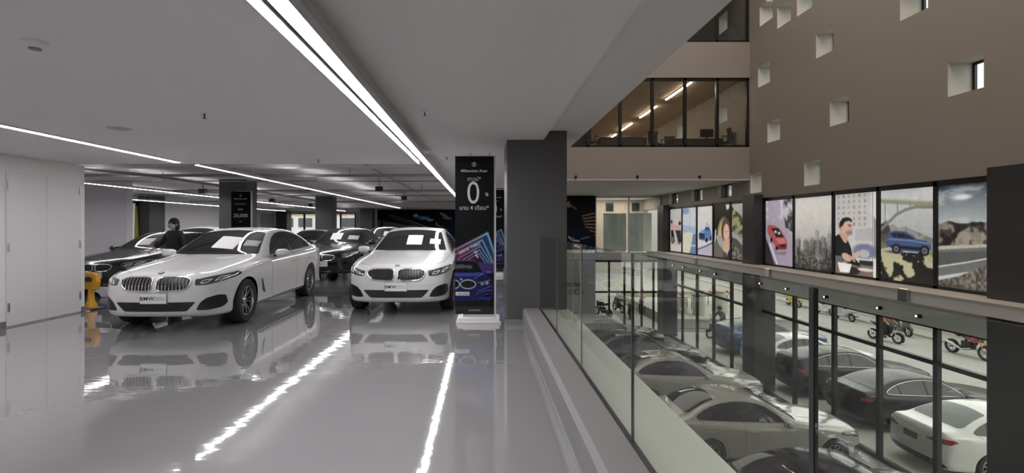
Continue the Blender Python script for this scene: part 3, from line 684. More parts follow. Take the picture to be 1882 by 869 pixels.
DLO = {'sedan': [(1.98,.985),(2.06,1.075),(2.2,1.175),(2.4,1.285),(2.6,1.35),(2.9,1.388),(3.2,1.388),(3.5,1.352),(3.75,1.292),(3.95,1.215),(4.10,1.13),(4.13,1.095),(4.07,1.05),(3.6,1.03),(2.9,1.008)],
       'coupe': [(1.98,.985),(2.06,1.075),(2.2,1.175),(2.4,1.285),(2.6,1.35),(2.9,1.378),(3.2,1.36),(3.45,1.31),(3.7,1.24),(3.9,1.165),(3.96,1.12),(3.9,1.055),(3.5,1.03),(2.9,1.008)],
       'gt': [(1.98,.985),(2.06,1.075),(2.2,1.175),(2.4,1.285),(2.6,1.35),(2.9,1.388),(3.4,1.385),(3.8,1.34),(4.15,1.26),(4.33,1.19),(4.36,1.13),(4.28,1.06),(3.6,1.03),(2.9,1.008)],
       'suv': [(1.98,.985),(2.06,1.075),(2.2,1.175),(2.4,1.285),(2.6,1.35),(2.9,1.388),(3.4,1.392),(3.9,1.37),(4.25,1.33),(4.36,1.27),(4.32,1.10),(4.2,1.06),(3.6,1.03),(2.9,1.008)]}
REARW = {'sedan': [(.50,3.60),(.655,4.24),(.60,4.34),(0,4.38),(-.60,4.34),(-.655,4.24),(-.50,3.60),(0,3.55)],
         'coupe': [(.48,3.46),(.64,4.18),(.58,4.28),(0,4.32),(-.58,4.28),(-.64,4.18),(-.48,3.46),(0,3.42)]}
m_car_black = mat('black_trim', (.008,.008,.009), .35)
m_car_glass = mat('tinted_car_glass', (.010,.011,.012), .02, spec=.8)
m_chrome = mat('chrome', (.75,.75,.76), .08, metal=1)
m_tyre = mat('tyre_rubber', (.012,.012,.012), .75)
m_rim = mat('silver_rim', (.50,.50,.51), .22, metal=1)
m_rimd = mat('dark_rim_pocket', (.02,.02,.02), .5)
m_lampg = mat('headlight_glass', (.05,.052,.055), .05, coat=1)
m_drl = mat('light_guide', (.62,.64,.66), .25)
m_red = mat('tail_lamp_red', (.45,.015,.02), .15, coat=1)
m_redd = mat('tail_lamp_smoked', (.05,.012,.013), .15, coat=1)
m_plate = mat('plate_white', (.68,.69,.70), .4)
m_ink = mat('black_ink', (.01,.01,.01), .5)
m_seam = mat('panel_gap', (.025,.025,.025), .8)
_shapes = {}
def shape(kind):
    if kind not in _shapes: _shapes[kind] = CarShape(kind)
    return _shapes[kind]
# one wheel, axle along x, outer face at +x
def wheel_meshes(spokes=5, dark=False):
    R = .337; t = MB().lathe([(R-.118,-.12),(R-.03,-.125),(R-.006,-.105),(R,-.07),(R,.07),(R-.006,.105),(R-.03,.125),(R-.112,.12),(R-.118,.10),(R-.118,-.12)], axis='x', n=48)
    r = MB().lathe([(R-.116,.115),(R-.125,.118),(R-.135,.095),(R-.14,.02),(R-.135,-.11)], axis='x', n=48)
    r.lathe([(0,-.02),(.19,-.02)], axis='x', n=32, mi=1)
    r.lathe([(0,.085),(.03,.085),(.045,.075),(.055,.05),(.055,0)], axis='x', n=24)
    for k in range(spokes*2):
        a0 = 2*math.pi*(k//2)/spokes; sg = 1 if k % 2 else -1; ai = a0+sg*.20; ao = a0+sg*(.27 if spokes < 6 else .16)
        def P(rad, ang, x, w): 
            c, s_ = math.cos(ang), math.sin(ang); return (x, rad*c-w*s_, rad*s_+w*c)
        q = [(P(.04,ai,.065,-.016),P(.04,ai,.065,.016),P(.04,ai,.03,.016),P(.04,ai,.03,-.016)),
             (P(.13,(ai+ao)/2,.088,-.013),P(.13,(ai+ao)/2,.088,.013),P(.13,(ai+ao)/2,.05,.013),P(.13,(ai+ao)/2,.05,-.013)),
             (P(R-.125,ao,.105,-.012),P(R-.125,ao,.105,.012),P(R-.125,ao,.06,.014),P(R-.125,ao,.06,-.014))]
        r.hexa(q[0], q[1]); r.hexa(q[1], q[2])
    for k in range(spokes):
        pass
    return t, r
_wh = None
def wheel_pair():
    global _wh
    if _wh is None:
        t, r = wheel_meshes(); a = t.build('wheel', m_tyre, smooth=40); b = r.build('rim', [m_rim, m_rimd], smooth=35)
        _wh = (a.data, b.data); bpy.data.objects.remove(a); bpy.data.objects.remove(b)
    return _wh
def paint_body(kind, m, lower=None):
    """body mesh data with its own paint, panel gaps kept as separate parts"""
    me = shape(kind).body.copy(); me.materials.clear(); me.materials.append(m); me.materials.append(m_car_black)
    me.shade_smooth(); me.set_sharp_from_angle(angle=math.radians(38)); return me
_parts = {}
def cached(key, fn):
    """reuse the mesh data of a part that several cars share"""
    if key not in _parts:
        o = fn(); _parts[key] = (o.name.split('.')[0], o.data); bpy.data.objects.remove(o)
    return _parts[key]
def make_car(kind, paint, label, loc, rz=0, sc=(1,1,1), face='five', detail=2, group=None, kname='sedan', glassm=None, rear=True, front=True, plate=True, chromeDLO=False):
    """loc = ground point under the car's centre; local nose points to -y before rz"""
    sh = shape(kind); glassm = glassm or m_car_glass
    t = thing(kname, label, 'car', loc, rz, group); t.scale = sc
    off = Vector((0, -CAR_L/2, 0)); pk = paint.name
    def part(name, key, fn, parent=None, zr=None, lab=None):
        nm, me = cached((kind,)+key, fn); o = bpy.data.objects.new(name, me); COL.objects.link(o); o.parent = parent or t
        if not parent: o.location = off
        if lab: o['label'] = lab
        return o
    B = part('body', ('body', pk), lambda: link('body', paint_body(kind, paint)))
    # glazing
    ws = rnd([(-.715,1.70),(-.40,1.60),(0,1.575),(.40,1.60),(.715,1.70),(.555,2.40),(.30,2.455),(0,2.47),(-.30,2.455),(-.555,2.40)], .03, 2)
    part('windshield', ('ws', glassm.name), lambda: sh.drape(MB(), ws, 'top', .004, .06).build('ws', glassm, smooth=30))
    dl = DLO[kind]
    for sg in (-1, 1):
        part('window_trim', ('dlo', sg), lambda: sh.drape(MB(), rnd(dl,.02), 'side', .003, .08, sg).build('d', m_car_black, smooth=30))
        cuts = [(1.9,2.98,'side_window'),(3.04,3.74 if kind != 'coupe' else 4.2,'side_window'),(3.79,4.5,'quarter_window')]
        for a, c, nm in cuts:
            if kind == 'coupe' and nm == 'quarter_window': continue
            def fn(a=a, c=c):
                cx, cz = 3.05, 1.19; q = [(cx+(p[0]-cx)*.982, cz+(p[1]-cz)*.93) for p in dl]; q = clip(clip(q, 0, a, False), 0, c, True)
                return sh.drape(MB(), rnd(q,.015), 'side', .007, .07, sg).build('w', glassm, smooth=30)
            part(nm, (nm, a, sg, glassm.name), fn)
        if chromeDLO: part('chrome_trim', ('chr', sg), lambda: sh.line(MB(), rnd(dl,.02), 'side', .009, .004, sg, True, .06).build('c', m_chrome, smooth=60), lab='chrome window surround')
        def seams():
            m = MB()
            for L_ in ([(1.86,.955),(1.80,.85),(1.78,.60),(1.80,.36),(1.86,.27),(3.0,.27),(3.40,.275)], [(3.01,1.0),(3.01,.60),(3.0,.27)],
                       [(4.02,1.03),(3.92,.90),(3.62,.80),(3.50,.68),(3.40,.45),(3.40,.275)]):
                sh.line(m, L_, 'side', .0035, -.001, sg, step=.06, n=4)
            return m.build('panel_gap', m_seam)
        part('panel_gap', ('seam', sg), seams)
        for y in (2.88, 3.86):
            def dh(y=y):
                h, n = sh.hit((y-.0, .835), 'side', sg); m = MB(); x = h.x
                m.ball((x+sg*.012, y-.06, .838), (.018,.105,.016), 14, 8, p=.8); return m.build('door_handle', paint, smooth=60)
            part('door_handle', ('dh', y, sg, pk), dh)
        def mirror():
            m = MB(); m.ball((sg*1.005, 2.02, 1.02), (.115,.085,.068), 20, 12, p=.72, mi=0)
            m.hexa([(sg*.86,1.98,.955),(sg*.86,2.06,.955),(sg*.86,2.06,.99),(sg*.86,1.98,.99)], [(sg*.96,1.98,.965),(sg*.96,2.06,.965),(sg*.96,2.06,1.0),(sg*.96,1.98,1.0)], 1)
            m.box(sg*1.005-.09, sg*1.005+.09, 2.085, 2.098, .97, 1.07, 1); return m.build('side_mirror', [paint, m_car_black], smooth=50)
        part('side_mirror', ('mir', sg, pk), mirror)
    if rear or detail > 1:
        if kind in REARW: rw = rnd(REARW[kind], .04, 3); view = 'top'
        elif kind == 'gt': rw = rnd([(.46,3.75),(.62,4.45),(.55,4.56),(0,4.60),(-.55,4.56),(-.62,4.45),(-.46,3.75),(0,3.7)], .04); view = 'top'
        else: rw = rnd([(.50,1.36),(.60,1.10),(.52,1.06),(-.52,1.06),(-.60,1.10),(-.50,1.36)], .04); view = 'rear'
        part('rear_window', ('rw', glassm.name), lambda: sh.drape(MB(), rw, view, .004, .06).build('rw', glassm, smooth=30))
    if front:
        K = KIDNEY if face != 'three' else KIDNEY3
        for sg in (-1, 1):
            g = part('kidney_grille', ('kid', face, sg), lambda: sh.drape(MB(), K, 'front', .004, .04, sg).build('k', m_car_black, smooth=30))
            part('chrome_ring', ('kidr', face, sg), lambda: sh.line(MB(), K, 'front', .013 if face == 'five' else .011, .006, sg, True, .03, n=8).build('k', m_chrome, smooth=60), g)
            def bars():
                m = MB(); xs = [p[0] for p in K]
                n = 9
                for i in range(n):
                    x = min(xs)+(max(xs)-min(xs))*(i+.75)/(n+.5)
                    zz = [p for p in dense(K, .01) if abs(p[0]-x) < .008]
                    if len(zz) < 2: continue
                    a, c = min(p[1] for p in zz)+.008, max(p[1] for p in zz)-.008
                    sh.line(m, [(x, a), (x-.006, c)], 'front', .0075 if face == 'lci' else .005, .009 if face == 'lci' else .004, sg, step=.03, n=5)
                return m.build('b', m_chrome if face == 'lci' else m_car_black, smooth=50)
            part('grille_slats', ('kidb', face, sg), bars, g)
            h = part('headlight', ('hl', sg), lambda: sh.drape(MB(), LAMP, 'front', .006, .03, sg).build('h', m_lampg, smooth=30))
            def guide():
                m = MB()
                for L_ in ([(.60,.688),(.67,.698),(.71,.742),(.62,.726),(.60,.688)], [(.74,.712),(.80,.735),(.84,.778),(.77,.758),(.74,.712)], [(.56,.748),(.70,.778),(.85,.808)]):
                    sh.line(m, L_, 'front', .006, .008, sg, step=.03, n=6)
                return m.build('g', m_drl, smooth=50)
            part('light_guide', ('hlg', sg), guide, h)
            part('air_intake', ('ais', sg), lambda: sh.drape(MB(), INTAKE_SIDE, 'front', .007, .022, sg).build('a', m_car_black, smooth=30))
        a = part('air_intake', ('aim',), lambda: sh.drape(MB(), INTAKE_MID, 'front', .004, .06).build('a', m_car_black, smooth=30))
        def mesh_():
            m = MB()
            for z in (.325,.348,.370,.392,.414): sh.line(m, [(-.42-(z-.325)*.9,z),(.42+(z-.325)*.9,z)], 'front', .0025, .007, step=.1, n=4)
            return m.build('g', mat('grille_mesh_grey', (.035,.035,.035), .4))
        part('grille_mesh', ('aimg',), mesh_, a)
        def crease():
            m = MB()
            for sg in (-1, 1): sh.line(m, [(.44,1.55),(.42,1.1),(.40,.6),(.385,.30)], 'top', .005, -.0012, sg, step=.06, n=6)
            return m.build('hood_crease', paint, smooth=60)
        part('hood_crease', ('hcr', pk), crease)
        def hoodgap():
            m = MB()
            for sg in (-1, 1): sh.line(m, [(.80,1.52),(.785,1.1),(.74,.62),(.62,.36),(.45,.215)], 'top', .0035, -.001, sg, step=.06, n=4)
            sh.line(m, [(-.45,.80),(-.2,.803),(.2,.803),(.45,.80)], 'front', .003, -.001, step=.06, n=4)
            return m.build('hood_gap', m_seam)
        part('hood_gap', ('hg',), hoodgap)
        def emblem(y_, view):
            def fn():
                h, n = sh.hit((0, y_), view); m = MB(); c = h+n*.004; u = Vector((1,0,0)); w_ = n.cross(u).normalized()
                def disc(r, d, mi, a0=0, a1=2*math.pi, k=24):
                    vs = [c+n*d]+[c+n*d+(u*math.cos(a0+(a1-a0)*i/k)+w_*math.sin(a0+(a1-a0)*i/k))*r for i in range(k+1)]
                    m.add(vs, [(0,i+1,i+2) for i in range(k)], mi)
                disc(.041, .001, 3); disc(.036, .002, 0)
                for q in range(4): disc(.024, .003, 1 if q % 2 else 2, q*math.pi/2, (q+1)*math.pi/2, 8)
                return m.build('roundel', [m_ink, mat('roundel_blue', S(30,90,170), .3), m_plate, m_chrome])
            return fn
        part('roundel_badge', ('emb',), emblem(.175, 'top'))
        if plate:
            def pl():
                h, n = sh.hit((0,.49), 'front'); y = h.y-.012; m = MB().box(-.185,.185,y,y+.02,.415,.565)
                return m.build('plate', mat('plate_frame', (.3,.3,.31), .3))
            p = part('licence_plate', ('pl',), pl)
            def pf():
                h, n = sh.hit((0,.49), 'front'); y = h.y-.0135; m = MB().box(-.178,.178,y,y+.003,.422,.558)
                fn = lambda ox, oz: (lambda a, b_, c: (a+ox, y-.0006-c, b_+oz))
                add_text(m, 'BMW', .072, fn(-.085,.487), 1, bold=.0012, sx=1.08, spacing=1.08)
                add_text(m, 'PREMIUM', .026, fn(.085,.503), 2, sx=1.25); add_text(m, 'SELECTION', .026, fn(.085,.472), 2, sx=1.15)
                return m.build('plate_face', [m_plate, m_ink, mat('grey_ink', (.25,.25,.26), .5)])
            part('plate_face', ('plf',), pf, p)
    if rear:
        for sg in (-1, 1):
            TL = rnd([(.40,.885),(.62,.935),(.86,.955),(.88,.90),(.84,.845),(.62,.835),(.42,.845)], .02)
            q = part('tail_light', ('tl', sg), lambda: sh.drape(MB(), TL, 'rear', .005, .05, sg).build('t', m_redd, smooth=30))
            part('red_lens', ('tlr', sg), lambda: sh.drape(MB(), rnd([(.70,.925),(.865,.945),(.872,.90),(.84,.86),(.72,.855)],.02), 'rear', .009, .04, sg).build('t', m_red, smooth=30), q)
            part('exhaust', ('ex', sg), lambda: sh.drape(MB(), rnd([(.52,.275),(.70,.275),(.68,.33),(.54,.33)],.02), 'rear', .006, .05, sg).build('t', m_steel, smooth=30))
        part('rear_plate', ('rpl',), lambda: MB().box(-.19,.19,sh.hit((0,.80),'rear')[0].y-.01,sh.hit((0,.76),'rear')[0].y+.012,.72,.86).build('p', mat('dark_plate', (.03,.03,.03), .4)))
        part('rear_bumper_trim', ('rbt',), lambda: sh.drape(MB(), rnd([(-.80,.30),(-.74,.40),(-.5,.43),(.5,.43),(.74,.40),(.80,.30),(.60,.262),(-.60,.262)],.03), 'rear', .004, .06).build('t', m_car_black, smooth=30))
        part('boot_gap', ('bg',), lambda: sh.line(sh.line(MB(), [(-.44,.98),(-.40,.70),(.40,.70),(.44,.98)], 'rear', .0035, -.001, n=4), [(-.7,.98),(.7,.98)], 'rear', .003, -.001, n=4).build('t', m_seam))
    # sill trim and wheels
    for sg in (-1, 1):
        part('sill_trim', ('sill', sg), lambda: sh.drape(MB(), rnd([(1.28,.215),(1.30,.262),(3.42,.262),(3.44,.215)],.02), 'side', .004, .1, sg).build('s', m_car_black, smooth=30))
        part('fender_vent', ('fv', sg), lambda: sh.drape(MB(), rnd([(1.33,.62),(1.36,.63),(1.52,.40),(1.50,.38),(1.42,.42)],.01), 'side', .004, .05, sg).build('s', m_car_black, smooth=30))
    tw, rw_ = wheel_pair()
    for s_ in (.86, 3.835):
        for sg in (-1, 1):
            o = bpy.data.objects.new('wheel', tw); COL.objects.link(o); o.parent = t; o.location = (sg*.795, s_-CAR_L/2, .337)
            if sg < 0: o.rotation_euler = (0, 0, math.pi)
            r_ = bpy.data.objects.new('rim', rw_); COL.objects.link(r_); r_.parent = o
    return t
# windshield paper sheets rest on the glass: things of their own (the printed codes are left blank)
m_paper = mat('white_paper', (.72,.72,.71), .6)
def sheet(kind, car, cx, cs, w, h, label, rot=0.0, m=None):
    sh = shape(kind); mb = MB(); c, s_ = math.cos(rot), math.sin(rot)
    q = [(cx+a*c-b*s_, cs+a*s_+b*c) for a, b in ((-w/2,-h/2),(w/2,-h/2),(w/2,h/2),(-w/2,h/2))]
    sh.drape(mb, q, 'top', .009, .08); mt = Matrix.Translation(car.location) @ Matrix.Rotation(car.rotation_euler.z, 4, 'Z') @ Matrix.Diagonal((*car.scale, 1)) @ Matrix.Translation((0,-CAR_L/2,0))
    cen = mt @ Vector(sh.hit((cx,cs),'top')[0]); mb.v = [tuple((mt @ Vector(p))-cen) for p in mb.v]
    return mb.build('paper_sheet', m or m_paper, loc=cen, label=label, cat='paper sheet')
p_white = mat('white_car_paint', (.64,.635,.63), .35, coat=1.0, spec=.25)
p_black = mat('black_car_paint', (.006,.006,.007), .18, coat=.35)
p_champ = mat('champagne_white_paint', (.40,.395,.36), .28, coat=1.0)
p_blue = mat('blue_car_paint', (.03,.07,.16), .28, coat=1.0)
p_anth = mat('anthracite_paint', (.012,.013,.015), .2, coat=0, spec=.35)
HL = CAR_L/2
def up(nose_x, nose_y, rz=0): return (nose_x, nose_y+HL, 0)
A = make_car('sedan', p_white, 'white sedan at left with silver slatted kidney grilles, nearest car on the upper floor', (-4.62, 6.95+HL, 0), math.radians(1.0), face='lci')
B = make_car('sedan', p_white, 'white sedan with black kidney grilles beside the tall black banner', (-1.45, 8.3+HL, 0), 0, face='five')
C = make_car('sedan', p_black, 'black sedan parked between and behind the two white sedans', (-4.36, 13.45+HL*.94, 0), 0, (.965,.94,.975), face='three')
D = make_car('coupe', p_black, 'black coupe at far left half hidden by the white cabinet wall', (-8.25, 10.6+HL*.96, 0), 0, (.98,.96,.925), face='three', kname='coupe')
E = make_car('sedan', p_white, 'white car whose roof shows behind the black coupe and the person', (-10.1, 15.4+HL, 0), 0, (1,1,1.0), detail=1, kname='hatchback')
F = make_car('coupe', p_white, 'white low car far back left of the middle grey column', (-6.75, 17.6+HL*.95, 0), 0, (.97,.95,.93), face='three', kname='coupe')
G = make_car('sedan', p_black, 'black car far back, its roof just right of the black sedan', (-4.3, 19.2+HL*.94, 0), 0, (.965,.94,.985), face='three')
sheet('sedan', A, .06, 1.98, .40, .36, 'white paper sheet on the windshield of the nearest white sedan', -.12)
sheet('sedan', A, .49, 1.98, .26, .17, 'small pale paper sheet at the driver edge of the nearest white sedan windshield', .0, mat('grey_paper', (.30,.31,.30), .6))
sheet('sedan', B, .05, 2.0, .31, .34, 'white paper sheet on the windshield of the white sedan by the banner')
sheet('sedan', B, .47, 1.96, .22, .18, 'small pale green paper sheet on the windshield of the white sedan by the banner', 0, mat('pale_green_paper', (.52,.60,.56), .6))
sheet('sedan', C, -.12, 2.0, .34, .36, 'white paper sheet on the windshield of the black sedan')
sheet('sedan', C, .42, 1.95, .32, .22, 'second, greyer paper sheet at the right of the black sedan windshield', 0, mat('light_grey_paper', (.5,.52,.52), .6))
sheet('coupe', D, -.14, 1.97, .30, .3, 'white paper sheet on the windshield of the black coupe')
sheet('sedan', G, .30, 1.98, .36, .34, 'white paper sheet on the windshield of the black car farthest back')
# ---- ground floor showroom, noses to the glass facade (+x)
RN = math.radians(90)
def low(paint, label, nose_x, y, kind='sedan', sc=(1.03,.99,1.10), face='three', **k):
    return make_car(kind, paint, label, (nose_x-HL*sc[1], y, LOW), RN, sc, face, rear=False, **k)
low(p_black, 'black car at the bottom edge, nearest in the lower showroom', 9.15, 9.0, chromeDLO=False)
low(p_champ, 'champagne white sedan in the lower showroom, second from the camera', 9.2, 12.8)
low(p_champ, 'champagne white sedan in the lower showroom between a black car and the nearer white one', 8.95, 16.5)
low(p_black, 'glossy black car beyond the two white ones in the lower showroom', 8.7, 19.9)
low(p_black, 'farthest black car in the lower showroom, partly behind the banner reflection', 8.3, 23.3)
# ---- parked outside, tails to the facade
def out(paint, label, tail_x, y, kind='sedan', sc=(.98,1,1), face='five', rz=0, **k):
    return make_car(kind, paint, label, (tail_x+HL*sc[1], y, LOW-.02), -RN+math.pi+rz, sc, face, front=False, **k)
out(p_white, 'white sedan outside, nearest beyond the facade at lower right', 10.35, 12.15, face='five')
out(p_anth, 'black sedan with chrome window line parked outside next to the white one', 10.6, 14.95, sc=(1,1.02,1), chromeDLO=True)
out(p_anth, 'black fastback with tail spoiler parked outside', 10.5, 17.6, 'gt', (.98,.97,1.06), chromeDLO=True, kname='hatchback')
out(p_white, 'white sedan outside seen on both sides of the grey pillar', 10.7, 20.35, sc=(.98,.98,.98))
out(p_blue, 'dark blue car outside beyond the grey pillar', 10.8, 23.1, 'gt', (.98,.96,1.06), kname='hatchback')
# ================================================================ printed posters in the facade frames (artwork painted here as colour data)
m_print = printed('backlit_print', .50)  # emission stands in for daylight through the window films
m_matt = printed('matt_print', .0, .7); m_matt.node_tree.nodes['Principled BSDF'].inputs['Specular IOR Level'].default_value = .12
def poster(art, y1, y0, label, z0=.20, z1=2.36):
    t = thing('poster', label, 'poster', (FAC-.02, (y0+y1)/2, z0), group='backlit posters in the facade frames')
    w = y1-y0
    art.finish(int(y1*10), 1, .08)
    me = art.mesh('print', (0, w/2, 0), (0, -w, 0), (0, 0, z1-z0)); me.materials.append(m_print); link('print', me, t)
    MB().box(.004,.03,-w/2,w/2,0,z1-z0).build('backing_panel', m_white, t); return t
def rocks(a, mask, seed, dark, light, sc=9, thr=.5, soft=.08):
    n = a.noise(sc, 4, seed); k = np.clip((n-thr)/soft+.5, 0, 1)
    c = np.array(dark)*(1-k[..., None])+np.array(light)*k[..., None]; m = mask[..., None]; a.a = a.a*(1-m)+c*m
# red convertible on a misty road
a = Art(100, 150); a.grad(S(120,108,128), S(205,196,200)); n = a.noise(4,4,3)
a.poly([(0,1),(.5,1),(.75,.62),(1,.35),(1,0),(.45,0),(0,.35)], S(158,146,168), .8)
a.blend(a.pmask([(.62,1),(1,1),(1,.5),(.72,.58)])*np.clip((n-.42)*6,0,1), S(62,56,70)); a.blend(np.clip((a.noise(5,3,9)-.5)*3,0,.5)*a.pmask([(0,1),(.8,1),(.6,.6),(0,.7)]), S(228,222,222))
a.blend(a.pmask([(0,.42),(.12,.28),(.34,0),(0,0)]), S(48,38,44)); a.line([(.17,.31),(.30,.16),(.44,.0)], .022, S(222,216,220))
a.poly([(.05,.44),(.3,.24),(.45,.20),(.8,.22),(.7,.16),(.4,.16)], S(96,84,104), .6)
a.poly([(.07,.60),(.14,.62),(.37,.60),(.55,.55),(.78,.38),(.78,.26),(.70,.23),(.43,.23),(.29,.33),(.06,.50)], S(176,62,66)); a.poly([(.36,.40),(.68,.42),(.77,.34),(.50,.33)], S(206,96,98)); a.poly([(.43,.31),(.77,.34),(.77,.26),(.44,.24)], S(120,34,36))
a.poly([(.20,.57),(.48,.565),(.68,.43),(.40,.425)], S(34,28,36)); a.ell(.37,.51,.05,.02,S(190,170,170)); a.ell(.50,.49,.05,.02,S(190,170,170)); a.poly([(.56,.32),(.72,.32),(.72,.28),(.58,.28)], S(40,20,24))
a.ell(.22,.38,.045,.04,S(28,22,28)); a.ell(.41,.255,.05,.03,S(28,22,28))
poster(a, 17.42, 15.88, 'tall backlit poster of a red convertible driving on a misty road')
# skyline
a = Art(100, 150); a.grad(S(170,166,160), S(206,202,194), .3, .8); rng = np.random.RandomState(4); a.blend(np.clip((a.noise(3,3,2)-.5)*1.5,0,.3), S(225,222,214))
for k in range(70):
    d = k/70; x = rng.rand(); w = .03+.06*rng.rand(); h = (.50-.34*d)*(.65+.55*rng.rand()); g = int(165-115*d+rng.randint(-14,14))
    a.poly([(x-w,0),(x-w,h),(x-w*.4,h+.02),(x-w*.3,h+.05*rng.rand()+.02),(x+w*.3,h+.02),(x+w,h),(x+w,0)], S(g,g-2,g-6), .75); a.poly([(x+w*.5,0),(x+w*.5,h),(x+w,h),(x+w,0)], S(max(g-45,12),max(g-46,12),max(g-48,12)), .8)
win = ((a.X*46 % 1) > .5) & ((a.Y*60 % 1) > .45) & (a.noise(26,2,8) > .52); a.blend(win*np.clip((.30-a.Y)*5,0,.8), S(205,200,190)); a.blend(np.clip((.12-a.Y)*5,0,.6), S(30,29,30))
poster(a, 15.78, 14.10, 'tall backlit poster of a foggy city skyline with skyscrapers')
# seated man with papers
a = Art(130, 190); a.grad(S(196,196,200), S(186,182,176))
for i in range(6):
    for j in range(6):
        x, y = .06+.13*i, .60+.07*j; a.poly([(x,y),(x+.055,y),(x+.055,y+.04),(x,y+.04)], S(140,138,136), .55 if (i+j) % 3 else .9)
a.poly([(.88,0),(1,0),(1,1),(.88,1)], S(214,212,210)); a.poly([(.90,0),(.915,0),(.915,1),(.90,1)], S(90,90,95)); a.poly([(.93,.22),(1,.22),(1,.65),(.93,.72)], S(110,116,126), .8)
a.ell(.72,.30,.28,.09,S(92,102,140),.9,.3); a.ell(.72,.27,.12,.05,S(170,172,182)); a.poly([(.5,.42),(.9,.42),(.9,.58),(.5,.56)], S(160,158,158), .6)
a.poly([(.60,.19),(.92,.19),(.92,.12),(.6,.12)], S(40,38,40)); a.poly([(0,0),(.92,0),(.92,.13),(0,.15)], S(118,100,92)); a.ell(.42,.05,.20,.05,S(40,34,34)); a.ell(.75,.08,.18,.02,S(205,200,190)); a.poly([(.06,.14),(.42,.13),(.36,.02),(.12,.02)], S(226,222,216))
a.poly([(0,.47),(.10,.50),(.20,.44),(.33,.42),(.40,.34),(.44,.24),(.62,.14),(.62,.11),(.40,.13),(.20,.16),(0,.18)], S(24,24,27)); a.poly([(0,.22),(.16,.22),(.22,.14),(0,.14)], S(88,96,110)); a.line([(.24,.42),(.30,.30),(.31,.2)], .006, S(52,52,56))
a.poly([(.10,.50),(.22,.40),(.29,.385),(.33,.45),(.34,.52),(.15,.56)], S(196,150,126)); a.ell(.275,.585,.155,.105,S(206,162,138),1,.1); a.poly([(.36,.64),(.45,.57),(.43,.55),(.42,.50),(.33,.475),(.2,.50)], S(206,162,138)); a.ell(.36,.515,.09,.035,S(120,90,76),.6,.5)
a.poly([(.14,.60),(.13,.66),(.19,.70),(.30,.712),(.41,.69),(.44,.655),(.40,.648),(.36,.665),(.27,.655),(.22,.63),(.20,.60)], S(32,26,24)); a.poly([(.12,.66),(.10,.57),(.15,.56),(.18,.62),(.22,.63)], S(30,24,22)); a.ell(.155,.56,.03,.03,S(190,140,118)); a.line([(.33,.615),(.41,.605)], .009, S(36,26,24)); a.ell(.375,.592,.016,.007,S(30,24,24)); a.line([(.44,.56),(.42,.535)], .006, S(160,110,92)); a.line([(.36,.517),(.41,.52)], .006, S(130,66,60))
a.ell(.29,.21,.12,.048,S(204,160,138),1,.15,-.2); a.ell(.53,.245,.12,.035,S(204,160,138),1,.15,.35); 
for k in range(4): a.line([(.34+.02*k,.235-.012*k),(.46+.015*k,.215-.016*k)], .011, S(190,144,122))
poster(a, 13.98, 12.52, 'tall backlit poster of a dark-haired man in a black shirt at a table')
# blue car under a concrete arch bridge
a = Art(140, 200); a.grad(S(150,154,152), S(186,190,190), .3, 1); a.blend(np.clip((a.noise(4,3,5)-.5)*2,0,.4), S(208,210,206))
m = a.pmask([(0,.5),(.1,.60),(.25,.62),(.35,.58),(.5,.60),(.62,.56),(.8,.52),(1,.47),(1,.3),(0,.3)]); rocks(a, m, 12, S(112,114,110), S(140,142,136), 8); a.poly([(0,.62),(.12,.66),(.2,.55),(.1,.45),(0,.42)], S(60,62,54))
a.poly([(0,.905),(1,.84),(1,.795),(0,.86)], S(140,140,112)); a.poly([(0,.92),(1,.855),(1,.845),(0,.91)], S(170,170,146))
a.line([(.0,.56),(.14,.63),(.32,.725),(.5,.775),(.68,.80),(1,.79)], .028, S(120,122,104), asp=1.45, soft=.3)
for x, y0 in ((.09,.60),(.34,.73),(.58,.79)): a.poly([(x-.012,y0),(x+.012,y0),(x+.012,.87),(x-.012,.87)], S(124,126,108))
rocks(a, a.pmask([(0,.42),(.3,.36),(.6,.33),(.85,.34),(1,.40),(1,0),(0,0)]), 21, S(34,33,28), S(178,174,132), 5.5, .50, .05); a.blend(a.pmask([(.8,.4),(1,.42),(1,.2),(.9,.25)])*.6, S(150,158,110)); a.blend(a.pmask([(0,.52),(.12,.5),(.16,.36),(0,.34)])*.8, S(84,86,62))
a.ell(.50,.315,.42,.022,S(24,24,22),.8,.4)
a.poly([(.12,.50),(.16,.535),(.30,.55),(.50,.54),(.62,.50),(.70,.465),(.88,.445),(.95,.41),(.95,.37),(.90,.325),(.40,.33),(.24,.345),(.12,.38),(.10,.45)], S(50,76,128)); a.poly([(.2,.515),(.30,.53),(.49,.52),(.62,.475),(.66,.46),(.26,.475)], S(26,32,44)); a.line([(.48,.52),(.51,.47)], .006, S(50,76,128)); a.line([(.33,.53),(.32,.475)], .005, S(50,76,128))
a.line([(.12,.455),(.6,.445),(.92,.42)], .008, S(96,128,180)); a.poly([(.12,.385),(.4,.35),(.78,.345),(.78,.38),(.4,.385)], S(22,28,38)); a.poly([(.12,.47),(.17,.475),(.17,.45),(.12,.44)], S(150,40,40)); a.line([(.45,.325),(.72,.322)], .006, S(190,196,200))
for x, y in ((.315,.35),(.84,.345)): a.ell(x,y,.085,.056,S(16,17,19)); a.ell(x,y,.05,.034,S(96,100,106)); a.ell(x,y,.018,.012,S(30,30,32))
poster(a, 12.38, 10.93, 'tall backlit poster of a blue car on rocks under an arch bridge')
